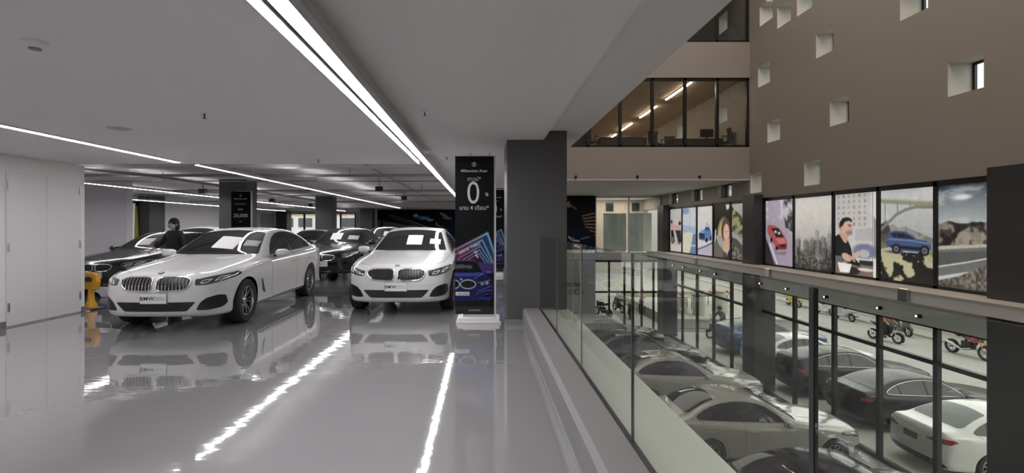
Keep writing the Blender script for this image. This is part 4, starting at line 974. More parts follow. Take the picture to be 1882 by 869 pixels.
# desert road
a = Art(140, 200); a.grad(S(176,184,184), S(52,78,96), .55, .97); a.ell(.42,.875,.13,.022,S(222,226,228),.9,.9); a.blend(np.clip((a.noise(3,3,7,asp=4)-.5)*2,0,.4)*(a.Y > .62), S(205,210,208)); a.blend(np.clip((a.Y-.95)*18,0,.8), S(18,22,28))
ridge = .58+.05*a.noise(5,3,17)[0:1, :]+.03; m = ((a.Y < ridge) & (a.Y > .30)).astype(float); rocks(a, m, 33, S(42,38,34), S(126,116,100), 6, .48, .10); a.blend(a.pmask([(.35,.53),(.55,.60),(.68,.57),(1,.48),(1,.40),(.3,.42)])*.5, S(170,160,140)); a.blend(m*np.clip((a.noise(14,3,4)-.55)*9,0,.8), S(24,22,22))
a.poly([(0,.40),(1,.44),(1,.24),(0,.10)], S(104,106,102)); a.poly([(0,.365),(1,.42),(1,.445),(0,.40)], S(178,172,156)); a.poly([(0,.34),(.95,.38),(1,.30),(0,.20)], S(82,84,84)); a.line([(0,.195),(.5,.26),(1,.335)], .011, S(206,204,196), asp=1.4)
rocks(a, a.pmask([(0,.06),(.35,.12),(.7,.22),(1,.28),(1,0),(0,0)]), 40, S(70,66,58), S(128,122,108), 26, .5, .25); a.blend(np.clip((.05-a.Y)*12,0,.6), S(30,28,26))
poster(a, 10.83, 9.52, 'tall backlit poster of an empty desert road past rocky hills')
# beyond the pillar
a = Art(64, 100); a.grad(S(188,184,178), S(180,178,172)); a.poly([(0,.17),(1,.19),(1,.2),(0,.18)], S(120,116,110)); rng = np.random.RandomState(2)
a.poly([(.05,.62),(.2,.68),(.5,.62),(.95,.58),(1,.48),(.6,.46),(.2,.44)], S(196,150,150)); a.ell(.12,.70,.09,.05,S(60,44,38)); a.ell(.85,.66,.12,.05,S(50,40,36)); a.poly([(.05,.5),(.28,.5),(.42,.22),(.1,.2)], S(30,28,28)); a.poly([(.45,.5),(.95,.5),(1,.22),(.7,.24)], S(40,36,36)); a.poly([(.26,.55),(.38,.55),(.62,.22),(.45,.2)], S(170,166,162)); a.ell(.2,.28,.16,.10,S(24,22,22),.9,.15); a.ell(.2,.28,.1,.06,S(120,118,114)); a.ell(.8,.26,.14,.09,S(30,28,28),.8,.2)
poster(a, 26.3, 24.85, 'narrow poster of people in pink tops with bikes, farthest along the facade')
a = Art(64, 100); a.grad(S(196,200,196), S(176,186,192)); a.ell(.2,.93,.3,.07,S(60,120,170),.8,.6); a.poly([(0,.62),(.45,.60),(1,.58),(1,.42),(0,.44)], S(140,168,190)); a.line([(.55,.7),(.55,.5)], .02, S(120,150,176)); a.poly([(0,.42),(.3,.46),(.6,.46),(1,.42),(1,0),(0,0)], S(196,194,168)); a.poly([(.75,.42),(.65,.2),(.5,0),(1,0),(1,.44)], S(84,112,160)); a.line([(.5,.17),(1,.18)], .014, S(190,200,214))
poster(a, 24.68, 23.1, 'narrow pale blue poster of a path by the sea')
a = Art(80, 120); a.grad(S(190,188,196), S(200,200,192)); a.blend(a.pmask([(.3,.6),(.6,.68),(.9,.62),(1,.5),(.2,.5)])*np.clip((a.noise(8,3,4)-.3)*2,0,.6), S(140,140,180)); a.poly([(0,.12),(1,.26),(1,0),(0,0)], S(168,158,180)); a.line([(0,.11),(.5,.18),(1,.27)], .02, S(60,64,90))
a.poly([(.45,.52),(.55,.58),(.78,.58),(.9,.50),(.96,.40),(.94,.32),(.6,.29),(.12,.31),(.06,.40),(.14,.48)], S(62,108,180)); a.poly([(.52,.52),(.58,.565),(.76,.565),(.84,.51)], S(30,50,96)); a.poly([(.10,.45),(.5,.45),(.5,.33),(.12,.32)], S(44,46,86)); a.ell(.25,.42,.08,.03,S(12,14,30)); a.ell(.44,.37,.04,.03,S(20,20,40)); a.ell(.62,.31,.08,.05,S(18,18,26)); a.ell(.9,.35,.05,.05,S(18,18,26)); a.line([(.1,.47),(.5,.475)], .012, S(130,160,210))
poster(a, 22.95, 21.5, 'narrow poster of a blue car on a street, beyond the pillar')
a = Art(90, 140); a.grad(S(22,19,17), S(30,26,24)); a.poly([(.74,1),(.96,1),(.93,.92),(.80,.9)], S(200,200,196)); a.ell(.62,.38,.36,.34,S(196,176,110),.9,.4); a.poly([(0,.0),(0,.3),(.25,.28),(.7,.1),(.7,0)], S(96,92,84)); a.poly([(.08,.5),(.16,.55),(.12,.3),(.05,.28)], S(190,190,186)); a.poly([(.12,.42),(.22,.3),(.6,.14),(.6,.4)], S(150,150,140))
a.ell(.74,.52,.27,.22,S(92,62,44),1,.12); a.ell(.78,.47,.17,.17,S(214,164,140),1,.1); a.poly([(.66,.34),(.94,.34),(.98,.1),(.90,.0),(.72,.12)], S(206,152,130)); a.ell(.71,.495,.03,.011,S(50,34,30)); a.ell(.87,.50,.03,.011,S(50,34,30)); a.line([(.72,.385),(.79,.37),(.87,.39)], .018, S(170,60,60)); a.line([(.73,.383),(.86,.388)], .007, S(240,235,230)); a.line([(.79,.48),(.81,.43)], .008, S(180,128,108)); a.poly([(.86,.1),(1,.2),(1,0),(.8,0)], S(30,30,34)); a.poly([(.62,.12),(.78,.1),(.86,0),(.55,0)], S(60,60,62))
poster(a, 21.35, 19.95, 'poster portrait of a smiling woman inside a car')
a = Art(64, 100); a.grad(S(120,122,110), S(168,168,156), .4, 1); rocks(a, a.pmask([(0,.95),(.3,.85),(1,.6),(1,.35),(.4,.45),(0,.5)]), 5, S(48,52,36), S(150,150,96), 9, .48, .2); a.poly([(0,.5),(.4,.42),(1,.28),(1,.1),(.3,.36),(0,.4)], S(150,150,142)); a.poly([(0,.4),(.3,.36),(1,.08),(1,0),(0,0)], S(70,74,66)); rocks(a, a.pmask([(0,.3),(.5,.14),(.8,0),(0,0)]), 8, S(34,34,30), S(126,122,108), 22, .5, .2)
poster(a, 19.8, 18.42, 'narrow poster of a forest road, just left of the facade pillar')
# ---------------------------------------------------------------- blue star-trail mural at the back of the upper floor
a = Art(260, 90); a.grad(S(20,28,36), S(10,14,20)); a.blend(np.clip((a.X-.45)*2,0,1)*np.clip((1.1-a.Y),0,1)*.9, S(24,46,84)); a.blend(np.clip((a.noise(5,4,3)-.45)*2.4,0,.6)*(a.X > .3), S(22,54,88))
a.poly([(0,.70),(.08,.70),(.30,.52),(.5,.40),(.5,0),(0,0)], S(112,110,106)); a.poly([(.0,.74),(.10,.70),(.36,.5),(.28,.5),(0,.66)], S(22,30,30))
for (x0,y0,x1,y1,w,c) in ((.11,.84,.33,.62,.006,(170,182,186)),(.10,.77,.40,.48,.006,(120,150,158)),(.33,.62,.50,.42,.012,(150,184,206)),(.12,.80,.30,.60,.004,(60,90,96))): a.line([(x0,y0),(x1,y1)], w, S(*c), soft=.9)
a.ell(.38,.80,.022,.05,S(190,225,240),1,.5); a.ell(.46,.72,.05,.05,S(110,170,210),.9,.7,-.6); a.ell(.52,.66,.03,.03,S(180,215,230),.9,.7); a.ell(.42,.76,.05,.03,S(60,140,190),.8,.8)
a.ell(.655,.82,.025,.09,S(140,146,152),.9,.3,.4); a.ell(.69,.72,.05,.04,S(128,134,140),.9,.3,-.5); a.poly([(.58,.62),(.60,.50),(.70,.34),(.66,.36),(.57,.5)], S(140,138,136)); a.poly([(.60,.64),(.72,.44),(.62,.5)], S(30,44,50)); a.blend(a.pmask([(.93,.7),(1,.85),(1,.4),(.9,.45)])*np.clip((a.noise(9,3,6)-.35)*3,0,.9), S(70,126,168)); a.ell(.97,.46,.03,.05,S(190,205,214),.9,.5)
a.poly([(.03,.56),(.05,.58),(.055,.50),(.045,.3),(.03,.3)], S(12,12,14)); a.ell(.042,.60,.012,.025,S(12,12,14)); a.ell(.19,.51,.02,.04,S(150,100,92),.8,.6)
t = thing('wall_mural', 'wide dark blue wall mural with light trails at the far back', 'mural', (-4.4, 40.03, .35))
me = a.mesh('print', (-4.05,-.005,0), (8.1,0,0), (0,0,2.44)); me.materials.append(m_matt); link('print', me, t); MB().box(-4.07,4.07,0,.02,-.02,2.46).build('panel', m_black, t)
# grey text panel on the left wall, far back
t = thing('info_panel', 'pale grey wall panel with small grey lettering far back on the left', 'wall panel', (-17.48, 40.6, .9))
MB().box(0,.03,-1.2,1.2,-.3,1.6).build('panel', mat('panel_grey', (.42,.42,.42), .6), t)
m = MB(); f = lambda oz: (lambda p, q, r: (.032, -p, q+oz)); add_text(m, 'BMW', .22, f(1.05)); add_text(m, 'Premium Selection', .18, f(.42)); m.build('lettering', mat('panel_ink', (.16,.16,.16), .6), t)
# ---------------------------------------------------------------- tall printed banners on white stands
m_btext = mat('print_grey_white', (.42,.42,.42), .5)
def banner_art(kind):
    a = Art(116, 480, (.004,.004,.005)); 
    if kind == 'zero':
        g = a.X; mg = np.array(S(170,40,130)); cy = np.array(S(60,190,225)); 
        a.blend(a.pmask([(0,.40),(.83,.50),(1,.36),(1,.27),(0,.27)])*.75*np.clip(1.1-abs(a.X-.1)*1.6,0,1), S(96,20,80)); a.blend(a.pmask([(.3,.44),(.83,.50),(1,.38),(1,.33),(.75,.33)])*.8*a.X, S(20,52,120)); a.poly([(.6,.33),(1,.33),(1,.26),(.6,.26)], S(58,30,104))
        for k, (L_, w) in enumerate((([(-.1,.395),(.83,.512),(1.05,.36)], .016), ([(-.1,.362),(.70,.470),(.98,.325)], .010), ([(.04,.33),(.14,.362),(.66,.432),(.93,.325)], .007), ([(.16,.328),(.24,.35),(.62,.408),(.86,.325)], .006), ([(.30,.328),(.36,.35),(.60,.388),(.78,.325)], .005))):
            for soft, aa, ww in ((1, .35, w*3.2), (.6, 1, w)):
                m0 = Art(a.w, a.h); m0.line(L_, ww, (1,1,1), asp=4.1, soft=soft); mk = m0.a[..., :1]*aa
                c = mg*(1-np.clip(g*1.25-.1,0,1))[..., None]+cy*np.clip(g*1.25-.1,0,1)[..., None]; c = c*.75+.10; a.a = a.a*(1-mk)+c*mk
        a.poly([(.47,.395),(.60,.405),(.53,.385)], S(200,170,200)); a.ell(.55,.373,.03,.006,S(200,180,210)); a.ell(.58,.362,.025,.005,S(170,160,200))
        K = 4.1
        a.poly([(0,.338),(.42,.340),(.52,.334),(.58,.318),(.70,.264),(0,.262)], S(14,16,26)); a.line([(0,.339),(.42,.341),(.52,.334)], .012, S(70,76,100), asp=K); a.line([(.50,.334),(.60,.312),(.70,.266)], .010, S(20,26,90), asp=K)
        a.poly([(.02,.312),(.20,.316),(.26,.309),(.42,.311),(.45,.296),(.38,.286),(.30,.294),(.02,.288)], S(92,96,108),.6)
        a.poly([(0,.262),(.70,.264),(.84,.246),(.93,.222),(.985,.19),(.985,.145),(.96,.105),(.90,.088),(0,.085)], S(13,20,84)); a.poly([(0,.262),(.68,.264),(.78,.25),(.5,.242),(0,.240)], S(30,48,150)); a.poly([(0,.226),(.55,.226),(.62,.205),(0,.205)], S(16,24,100)); a.line([(.50,.225),(.60,.243),(.72,.258)], .008, S(110,130,210), asp=K, soft=.9)
        a.poly([(.76,.262),(.80,.270),(.92,.270),(.93,.258),(.80,.254)], S(24,34,110)); a.line([(.80,.268),(.92,.268)], .008, S(150,156,200), asp=K)
        for cx, rx in ((.335,.205),(-.03,.15)): a.ell(cx,.190,rx,.030,S(176,182,192),1,.06); a.ell(cx,.190,rx*.90,.0245,S(14,14,18),1,.08)
        for q in range(12): a.line([(.17+.028*q,.208),(.165+.028*q,.172)], .004, S(52,54,60), asp=K)
        a.poly([(.55,.186),(.60,.208),(.74,.216),(.92,.226),(.93,.208),(.88,.188),(.72,.178)], S(30,32,42)); a.line([(.60,.200),(.74,.205),(.90,.218)], .007, S(150,156,176), asp=K); a.ell(.70,.192,.045,.009,S(120,126,140),1,.3); a.ell(.82,.198,.045,.009,S(140,146,160),1,.3)
        a.line([(.55,.125),(.62,.150),(.78,.165),(.95,.180)], .008, S(96,112,190), asp=K, soft=.9); a.line([(.66,.140),(.80,.150),(.95,.152)], .006, S(120,132,200), asp=K, soft=.9); a.line([(.60,.098),(.72,.105),(.84,.094),(.93,.104)], .008, S(60,84,180), asp=K, soft=.9)
        a.poly([(.74,.138),(.92,.142),(.93,.118),(.78,.112)], S(8,9,16)); a.line([(.76,.128),(.90,.131)], .006, S(110,110,120), asp=K); a.ell(.16,.222,.03,.006,S(150,155,170))
        a.poly([(0,.085),(.9,.09),(.95,.0),(0,0)], S(24,24,28)); a.poly([(.02,.118),(.37,.118),(.37,.142),(.02,.142)], S(190,192,196)); a.blend(a.pmask([(0,.05),(1,.05),(1,0),(0,0)])*.6, S(52,52,56)); a.line([(.35,.026),(.65,.026)], .006, S(120,120,124))
    return a
def banner(loc, label, kind='zero', W=.60, z0=.13, z1=2.58, rz=0):
    t = thing('banner_stand', label, 'banner', loc, rz); h = z1-z0
    me = banner_art(kind).finish(3,1,.05).mesh('print', (-W/2,-.012,z0), (W,0,0), (0,0,h)); me.materials.append(m_matt); link('print', me, t)
    MB().box(-W/2,W/2,-.01,.0,z0,z1).build('board', m_black, t)
    MB().box(-W/2+.12,W/2+.035,.012,.05,.09,z1+.02).build('frame', m_white, t, bevel=.004)
    MB().box(-W/2+.02,W/2+.11,-.10,.26,.0,.035).box(-W/2+.04,W/2+.09,-.08,.24,.035,.085).build('base', m_white, t, bevel=.006)
    for x in (-.06,.23): MB().cyl((x,-.014,z1-.01),(x,-.014,z1+.05),.004,6).build('hook', m_black, t)
    m = MB(); F = lambda u, v: (lambda p, q, r: (-W/2+u*W+p, -.0145-r, z0+v*h+q))
    def roundel(u, v, R, mi=0):
        cx, cz = -W/2+u*W, z0+v*h
        m.lathe([(R,0),(R*.88,0),(R*.88,-.001),(R,-.001)], (cx,-.0145,cz), 'y', 28); m.lathe([(R*.55,0),(R*.47,0),(R*.47,-.001),(R*.55,-.001)], (cx,-.0145,cz), 'y', 24)
        for q0 in (0, math.pi): m.add([(cx,-.0145,cz)]+[(cx+R*.5*math.sin(q0+i*math.pi/16), -.0145, cz+R*.5*math.cos(q0+i*math.pi/16)) for i in range(9)], [(0,i+1,i+2) for i in range(8)])
        add_text(m, 'BMW', R*.4, lambda p, q, r: (cx+p, -.0148-r, cz+q+R*.68), sx=1.2, spacing=1.5)
    roundel(.49, .948, .036)
    m.build('roundel_logo', m_btext, t)
    def line(*a, **k): add_text(MB(), *a, **k).build('lettering', m_btext, t)
    line('Millennium Auto', .058, F(.49,.907), bold=.0008, sx=1.05)
    if kind == 'zero':
        line('ดาวน์*', .085, F(.49,.855)); line('0', .50, F(.47,.762), bold=-.002, sx=.86); line('%', .075, F(.82,.757), bold=.002)
        line('นาน 4 เดือน*', .088, F(.49,.672), bold=.0006)
        def DT(p, q, r):
            c, s_ = math.cos(.46), math.sin(.46); return (-W/2+.375*W+p*c-q*s_, -.0145-r, z0+.418*h+p*s_+q*c)
        line('DRIVE THRU', .066, DT, bold=.0016, sx=.98)
    else:
        line('รับโบนัสสูงสุด*', .062, F(.49,.84)); line('สูงสุด', .072, F(.49,.772), bold=.001); line('20,000', .15, F(.49,.69), bold=.002, sx=1.12); line('บาท', .06, F(.49,.615))
    if kind == 'zero': add_text(MB(), 'บข บมดพ', .045, F(.20,.128), sx=.9).build('plate_lettering', m_ink, t)
    return t
banner((-.135, 7.78, 0), 'tall black printed banner with a big 0 percent beside the dark column')
banner((.34, 15.0, 0), 'second tall black 0 percent banner, half hidden behind the dark column')
banner((-7.62, 15.75, 0), 'tall black banner reading 20,000 in front of the first grey column', 'bonus')
# ---------------------------------------------------------------- dark hanging poster and lettered wall at the far end of the atrium
a = Art(90, 150, (.004,.004,.005)); a.poly([(.0,.85),(.12,.90),(.2,.8),(.08,.78)], S(120,120,120)); a.line([(.1,.85),(.35,.75)], .02, S(90,90,92))
for k in range(7): a.line([(.55+.03*k,.62-.05*k),(1.0,.60-.07*k+.08)], .028, S(120,98,84), asp=1.6, soft=.6)
a.poly([(.0,.36),(.3,.42),(.75,.38),(.95,.28),(.9,.12),(.2,.10),(0,.2)], S(14,18,34)); a.line([(.1,.24),(.2,.18),(.45,.16)], .022, S(150,156,166)); a.ell(.22,.2,.06,.035,S(90,96,110),.9,.4); a.line([(.5,.2),(.8,.24)], .014, S(90,100,120)); a.poly([(.0,.05),(1,.0),(1,0),(0,0)], S(8,8,8))
t = thing('hanging_poster', 'dark hanging poster with a blue car and striped shape above the lettered wall', 'poster', (5.33, 27.42, .20))
me = a.mesh('print', (-.80,-.03,0), (1.62,0,-.0), (0,0,2.95)); me.materials.append(m_matt); link('print', me, t); MB().box(-.80,.82,-.025,.02,0,2.95).build('board', m_black, t)
t = thing('lettered_panel', 'pale grey panel with black lettering below the dark hanging poster', 'wall panel', (5.33, 27.40, LOW))
MB().box(-1.9,.82,0,.1,0,3.9).build('panel', mat('pale_grey_panel', (.55,.56,.54), .6), t)
add_text(MB(), 'Selection', .40, lambda p, q, r: (p-.62, -.004-r, q+2.61), bold=.008).build('lettering', m_ink, t); add_text(MB(), 'Used Car', .42, lambda p, q, r: (p-.55, -.004-r, q+2.17), bold=-.002).build('lettering', m_ink, t)
# ================================================================ people
m_skin = mat('skin', (.52,.33,.24), .55); m_cloth = mat('black_cloth', (.012,.012,.014), .85); m_hair = mat('black_hair', (.010,.009,.009), .6)
def skinned(name, chains, m, parent, lv=1):
    """chains: lists of (x,y,z,r); first point of the first chain is the root"""
    me = bpy.data.meshes.new(name); V = []; R = []; E = []; idx = {}
    for ch in chains:
        prev = None
        for (x,y,z,r) in ch:
            k = (round(x,4),round(y,4),round(z,4))
            if k not in idx: idx[k] = len(V); V.append((x,y,z)); R.append(r)
            i = idx[k]
            if prev is not None: E.append((prev, i))
            prev = i
    me.from_pydata(V, E, []); o = bpy.data.objects.new(name, me); COL.objects.link(o)
    sk = o.modifiers.new('s', 'SKIN'); sk.use_smooth_shade = True; ss = o.modifiers.new('u', 'SUBSURF'); ss.levels = lv; ss.render_levels = lv
    for i, v in enumerate(me.skin_vertices[0].data):
        r = R[i]; v.radius = r if hasattr(r, '__len__') else (r, r); v.use_root = (i == 0)
    bpy.context.view_layer.update(); out = bpy.data.meshes.new_from_object(o.evaluated_get(bpy.context.evaluated_depsgraph_get()))
    bpy.data.objects.remove(o); out.materials.clear(); out.materials.append(m); out.shade_smooth(); return link(name, out, parent)
def hand(w, d, side=1):
    """five finger chains from the wrist w towards d"""
    w = Vector(w); d = Vector(d).normalized(); s = d.cross(Vector((0,0,1))); s = (s if s.length > .1 else Vector((1,0,0))).normalized()*side; n = s.cross(d).normalized()
    n = n if n.z < 0 else -n
    palm = w+d*.055; out = []
    T = lambda v, r: (v.x, v.y, v.z, r)
    for k, L_ in enumerate((.072,.080,.075,.060)):
        b = palm+s*(.027-.018*k)+d*.03; out.append([T(palm,.024), T(b,.0105), T(b+d*L_*.45+n*.008,.0092), T(b+d*L_*.75+n*.024,.0085), T(b+d*L_*.9+n*.044,.0075)])
    b = w+d*.03+s*.02; out.append([T(palm,.024), T(b+s*.018,.013), T(b+s*.035+d*.025+n*.01,.011), T(b+s*.037+d*.05+n*.022,.009)])
    return out, T(palm,.024)
def person(label, loc, rz, J, cloth=m_cloth, legs=m_cloth, mask=False, helmet=None, hair=True, face=(0,-1)):
    t = thing('person', label, 'person', loc, rz); P = J
    g = lambda k, r: (*P[k], r)
    body = [[g('pelvis',.10), g('chest',.10), g('neck0',.060), g('neck',.052), g('head0',.070), g('head1',.094), g('head2',.080)]]
    for s in 'lr':
        h, palm = hand(P['wr'+s], Vector(P['wr'+s])-Vector(P['el'+s]), 1 if s == 'r' else -1)
        body += [[g('chest',.10), g('sh'+s,.050), g('el'+s,.036), g('wr'+s,.027), palm]]+h
        body += [[g('pelvis',.10), g('hip'+s,.075), g('kn'+s,.055), g('an'+s,.037), g('toe'+s,.03)]]
    skinned('body', body, m_skin, t)
    lo = Vector(P['pelvis'])+Vector((0,0,-.06)); mid = Vector(P['pelvis']).lerp(Vector(P['chest']), .5)
    top = [[(*lo,(.175,.135)), (*mid,(.165,.125)), g('chest',(.185,.135)), g('neck0',.082)]]
    for s in 'lr': 
        w_ = Vector(P['el'+s]).lerp(Vector(P['wr'+s]), .93); top += [[g('chest',(.185,.135)), g('sh'+s,.080), g('el'+s,.058), (*w_,.044)]]
    skinned('jacket', top, cloth, t)
    tr = [[g('pelvis',(.15,.12)), (*(Vector(P['pelvis'])+Vector((0,0,.08))),(.14,.11))]]
    for s in 'lr': tr += [[g('pelvis',(.15,.12)), g('hip'+s,.100), g('kn'+s,.072), g('an'+s,.056)]]
    skinned('trousers', [c for c in tr if len(c) > 1], legs, t)
    for s in 'lr':
        a, b = Vector(P['an'+s]), Vector(P['toe'+s]); m = MB(); d = (b-a); d.z = 0; c = a+d*.5
        m.ball((c.x, c.y, min(a.z,b.z)-.0), (.048 if abs(d.x) < abs(d.y) else .13, .13 if abs(d.x) < abs(d.y) else .048, .045), 12, 8, p=.8); m.build('shoe', m_car_black, t, smooth=50)
    hd = Vector(P['head1']); f = Vector((face[0], face[1], 0)).normalized(); sd = Vector((-f.y, f.x, 0))
    fm = MB()
    for q in (-1, 1): e = hd+f*.090+sd*.034*q+Vector((0,0,.012)); fm.ball(e, .009, 8, 6, 0)
    fm.build('eyes', m_ink, t, smooth=60)
    nz = MB(); e = hd+f*.100+Vector((0,0,-.02)); nz.ball(e, (.016,.02,.024), 8, 6)
    for q in (-1, 1): nz.ball(hd+sd*.095*q+Vector((0,0,-.01)), (.015,.02,.03), 8, 6)
    nz.build('nose_and_ears', m_skin, t, smooth=60)
    if mask:
        vs = []; n = 12
        for i in range(n+1):
            an = (i/n-.5)*2.5
            for z, rr in ((-.105,.075),(-.07,.100),(-.03,.106),(-.005,.100)): q = hd+(f*math.cos(an)+sd*math.sin(an))*rr; vs.append((q.x,q.y,q.z+z))
        MB().add(vs, [(i*4+k,(i+1)*4+k,(i+1)*4+k+1,i*4+k+1) for i in range(n) for k in range(3)]).build('face_mask', mat('mask_grey', (.34,.36,.40), .8), t, smooth=60)
    else: MB().ball(hd+f*.092+Vector((0,0,-.055)), (.022,.012,.006), 8, 6).build('mouth', mat('lips', (.35,.15,.13), .6), t, smooth=60)
    if hair:
        m = MB(); m.ball(hd-f*.018+Vector((0,0,.03)), (.112,.112,.115), 18, 12); m.ball(hd-f*.055+Vector((0,0,-.06)), (.09,.09,.11), 14, 10)
        m.v = [tuple(Vector(v)-f*max(0,(Vector(v)-hd).dot(f)-.055)*.75 if v[2] < hd.z+.048 else v) for v in m.v]; m.build('hair', m_hair, t, smooth=70)
    if helmet:
        m = MB(); m.ball(hd+Vector((0,0,.02)), (.135,.145,.14), 20, 12); m.build('helmet', helmet, t, smooth=70)
        v = MB(); v.ball(hd+f*.045+Vector((0,0,.0)), (.112,.115,.055), 16, 8); v.build('visor', m_car_glass, t, smooth=70)
    return t
stand = dict(pelvis=(0,0,.93), chest=(.0,-.03,1.22), neck0=(0,-.02,1.37), neck=(0,-.03,1.42), head0=(0,-.045,1.46), head1=(0,-.05,1.54), head2=(0,-.045,1.60),
    shl=(-.17,-.02,1.33), ell=(-.30,-.10,1.10), wrl=(-.33,-.26,.99), shr=(.17,-.02,1.33), elr=(.22,.02,1.06), wrr=(.20,-.10,.86),
    hipl=(-.09,0,.86), knl=(-.10,-.01,.48), anl=(-.10,.02,.09), toel=(-.10,-.16,.04), hipr=(.09,0,.86), knr=(.10,-.01,.48), anr=(.10,.02,.09), toer=(.10,-.16,.04))
person('person in black with a dark hood-like hairstyle and grey face mask, beside the black coupe', (-6.98, 11.35, 0), math.radians(-18), stand, mask=True)
# ================================================================ motorcycles and scooters; local frame: forward = +x, wheels on z=0
m_moto = mat('moto_dark_metal', (.03,.03,.032), .4, metal=.5); m_silver = mat('silver_plastic', (.42,.43,.44), .35)
def mwheel(t, x, r, w=.055, name='wheel', rimm=None):
    o = MB().lathe([(r-.09,-w*.6),(r-.03,-w),(r,-w*.4),(r,w*.4),(r-.03,w),(r-.09,w*.6)], (x,0,r), 'y', 28).build(name, m_tyre, t, smooth=50)
    m = MB().lathe([(r-.10,-w*.5),(r-.085,-w*.5),(r-.085,w*.5),(r-.10,w*.5),(r-.10,-w*.5)], (x,0,r), 'y', 28)
    for k in range(5): a = 2*math.pi*k/5; m.cyl((x,0,r),(x+(r-.095)*math.cos(a),0,r+(r-.095)*math.sin(a)),.013,6)
    m.cyl((x,-.05,r),(x,.05,r),.035,12); m.build('rim', rimm or m_rim, o, smooth=40); return o
def motorcycle(label, loc, rz, tank, seatm=None, sc=1.0, group=None):
    t = thing('motorcycle', label, 'motorcycle', loc, rz, group); t.scale = (sc,)*3
    mwheel(t, .62, .27); mwheel(t, -.60, .27, .065)
    MB().tube([(.62,-.07,.27),(.44,-.07,.82)], .018, 8).tube([(.62,.07,.27),(.44,.07,.82)], .018, 8).build('fork', mat('gold_fork', S(170,140,70), .3, metal=.8) if tank is not None and tank.name.startswith('red') else m_alu, t, smooth=40)
    MB().tube([(.30,-.34,.93),(.38,-.2,.97),(.43,0,.93),(.38,.2,.97),(.30,.34,.93)], .012, 8).build('handlebar', m_black, t, smooth=40)
    MB().ball((.50,0,.80), (.09,.10,.10), 14, 10, p=.8).build('headlight', m_lampg, t, smooth=50)
    MB().ball((.16,0,.76), (.25,.13,.13), 16, 12, p=.8).ball((.34,-.12,.68), (.13,.03,.10), 10, 8).ball((.34,.12,.68), (.13,.03,.10), 10, 8).build('tank', tank, t, smooth=50)
    MB().hexa([(-.55,-.07,.83),(-.55,.07,.83),(-.55,.06,.90),(-.55,-.06,.90)], [(.02,-.13,.70),(.02,.13,.70),(.0,.12,.78),(.0,-.12,.78)]).build('seat', m_car_black, t, bevel=.02, smooth=50)
    MB().hexa([(-.74,-.04,.88),(-.74,.04,.88),(-.74,.03,.92),(-.74,-.03,.92)], [(-.30,-.10,.68),(-.30,.10,.68),(-.30,.09,.78),(-.30,-.09,.78)]).build('tail_cowl', tank, t, bevel=.015, smooth=50)
    e = MB().box(-.16,.20,-.13,.13,.30,.58).cyl((.22,0,.45),(.30,0,.60),.07,12).box(-.22,.0,-.16,.16,.24,.40); e.build('engine', m_moto, t, bevel=.03, smooth=40)
    MB().tube([(-.15,0,.42),(-.05,0,.66),(.40,0,.80)], .035, 8).tube([(-.60,-.09,.27),(-.15,-.09,.36)], .022, 8).tube([(-.60,.09,.27),(-.15,.09,.36)], .022, 8).tube([(-.05,0,.66),(-.5,0,.80)], .02, 8).build('frame', m_moto, t, smooth=40)
    MB().tube([(.22,-.14,.35),(-.10,-.17,.26),(-.30,-.18,.34),(-.66,-.18,.46)], [.02,.025,.045,.05], 10).build('exhaust', m_alu, t, smooth=50)
    MB().lathe([(.30,-.05),(.30,.05)], (.62,0,.27), 'y', 24, ang=2.2).build('front_fender', m_moto, t)
    return t
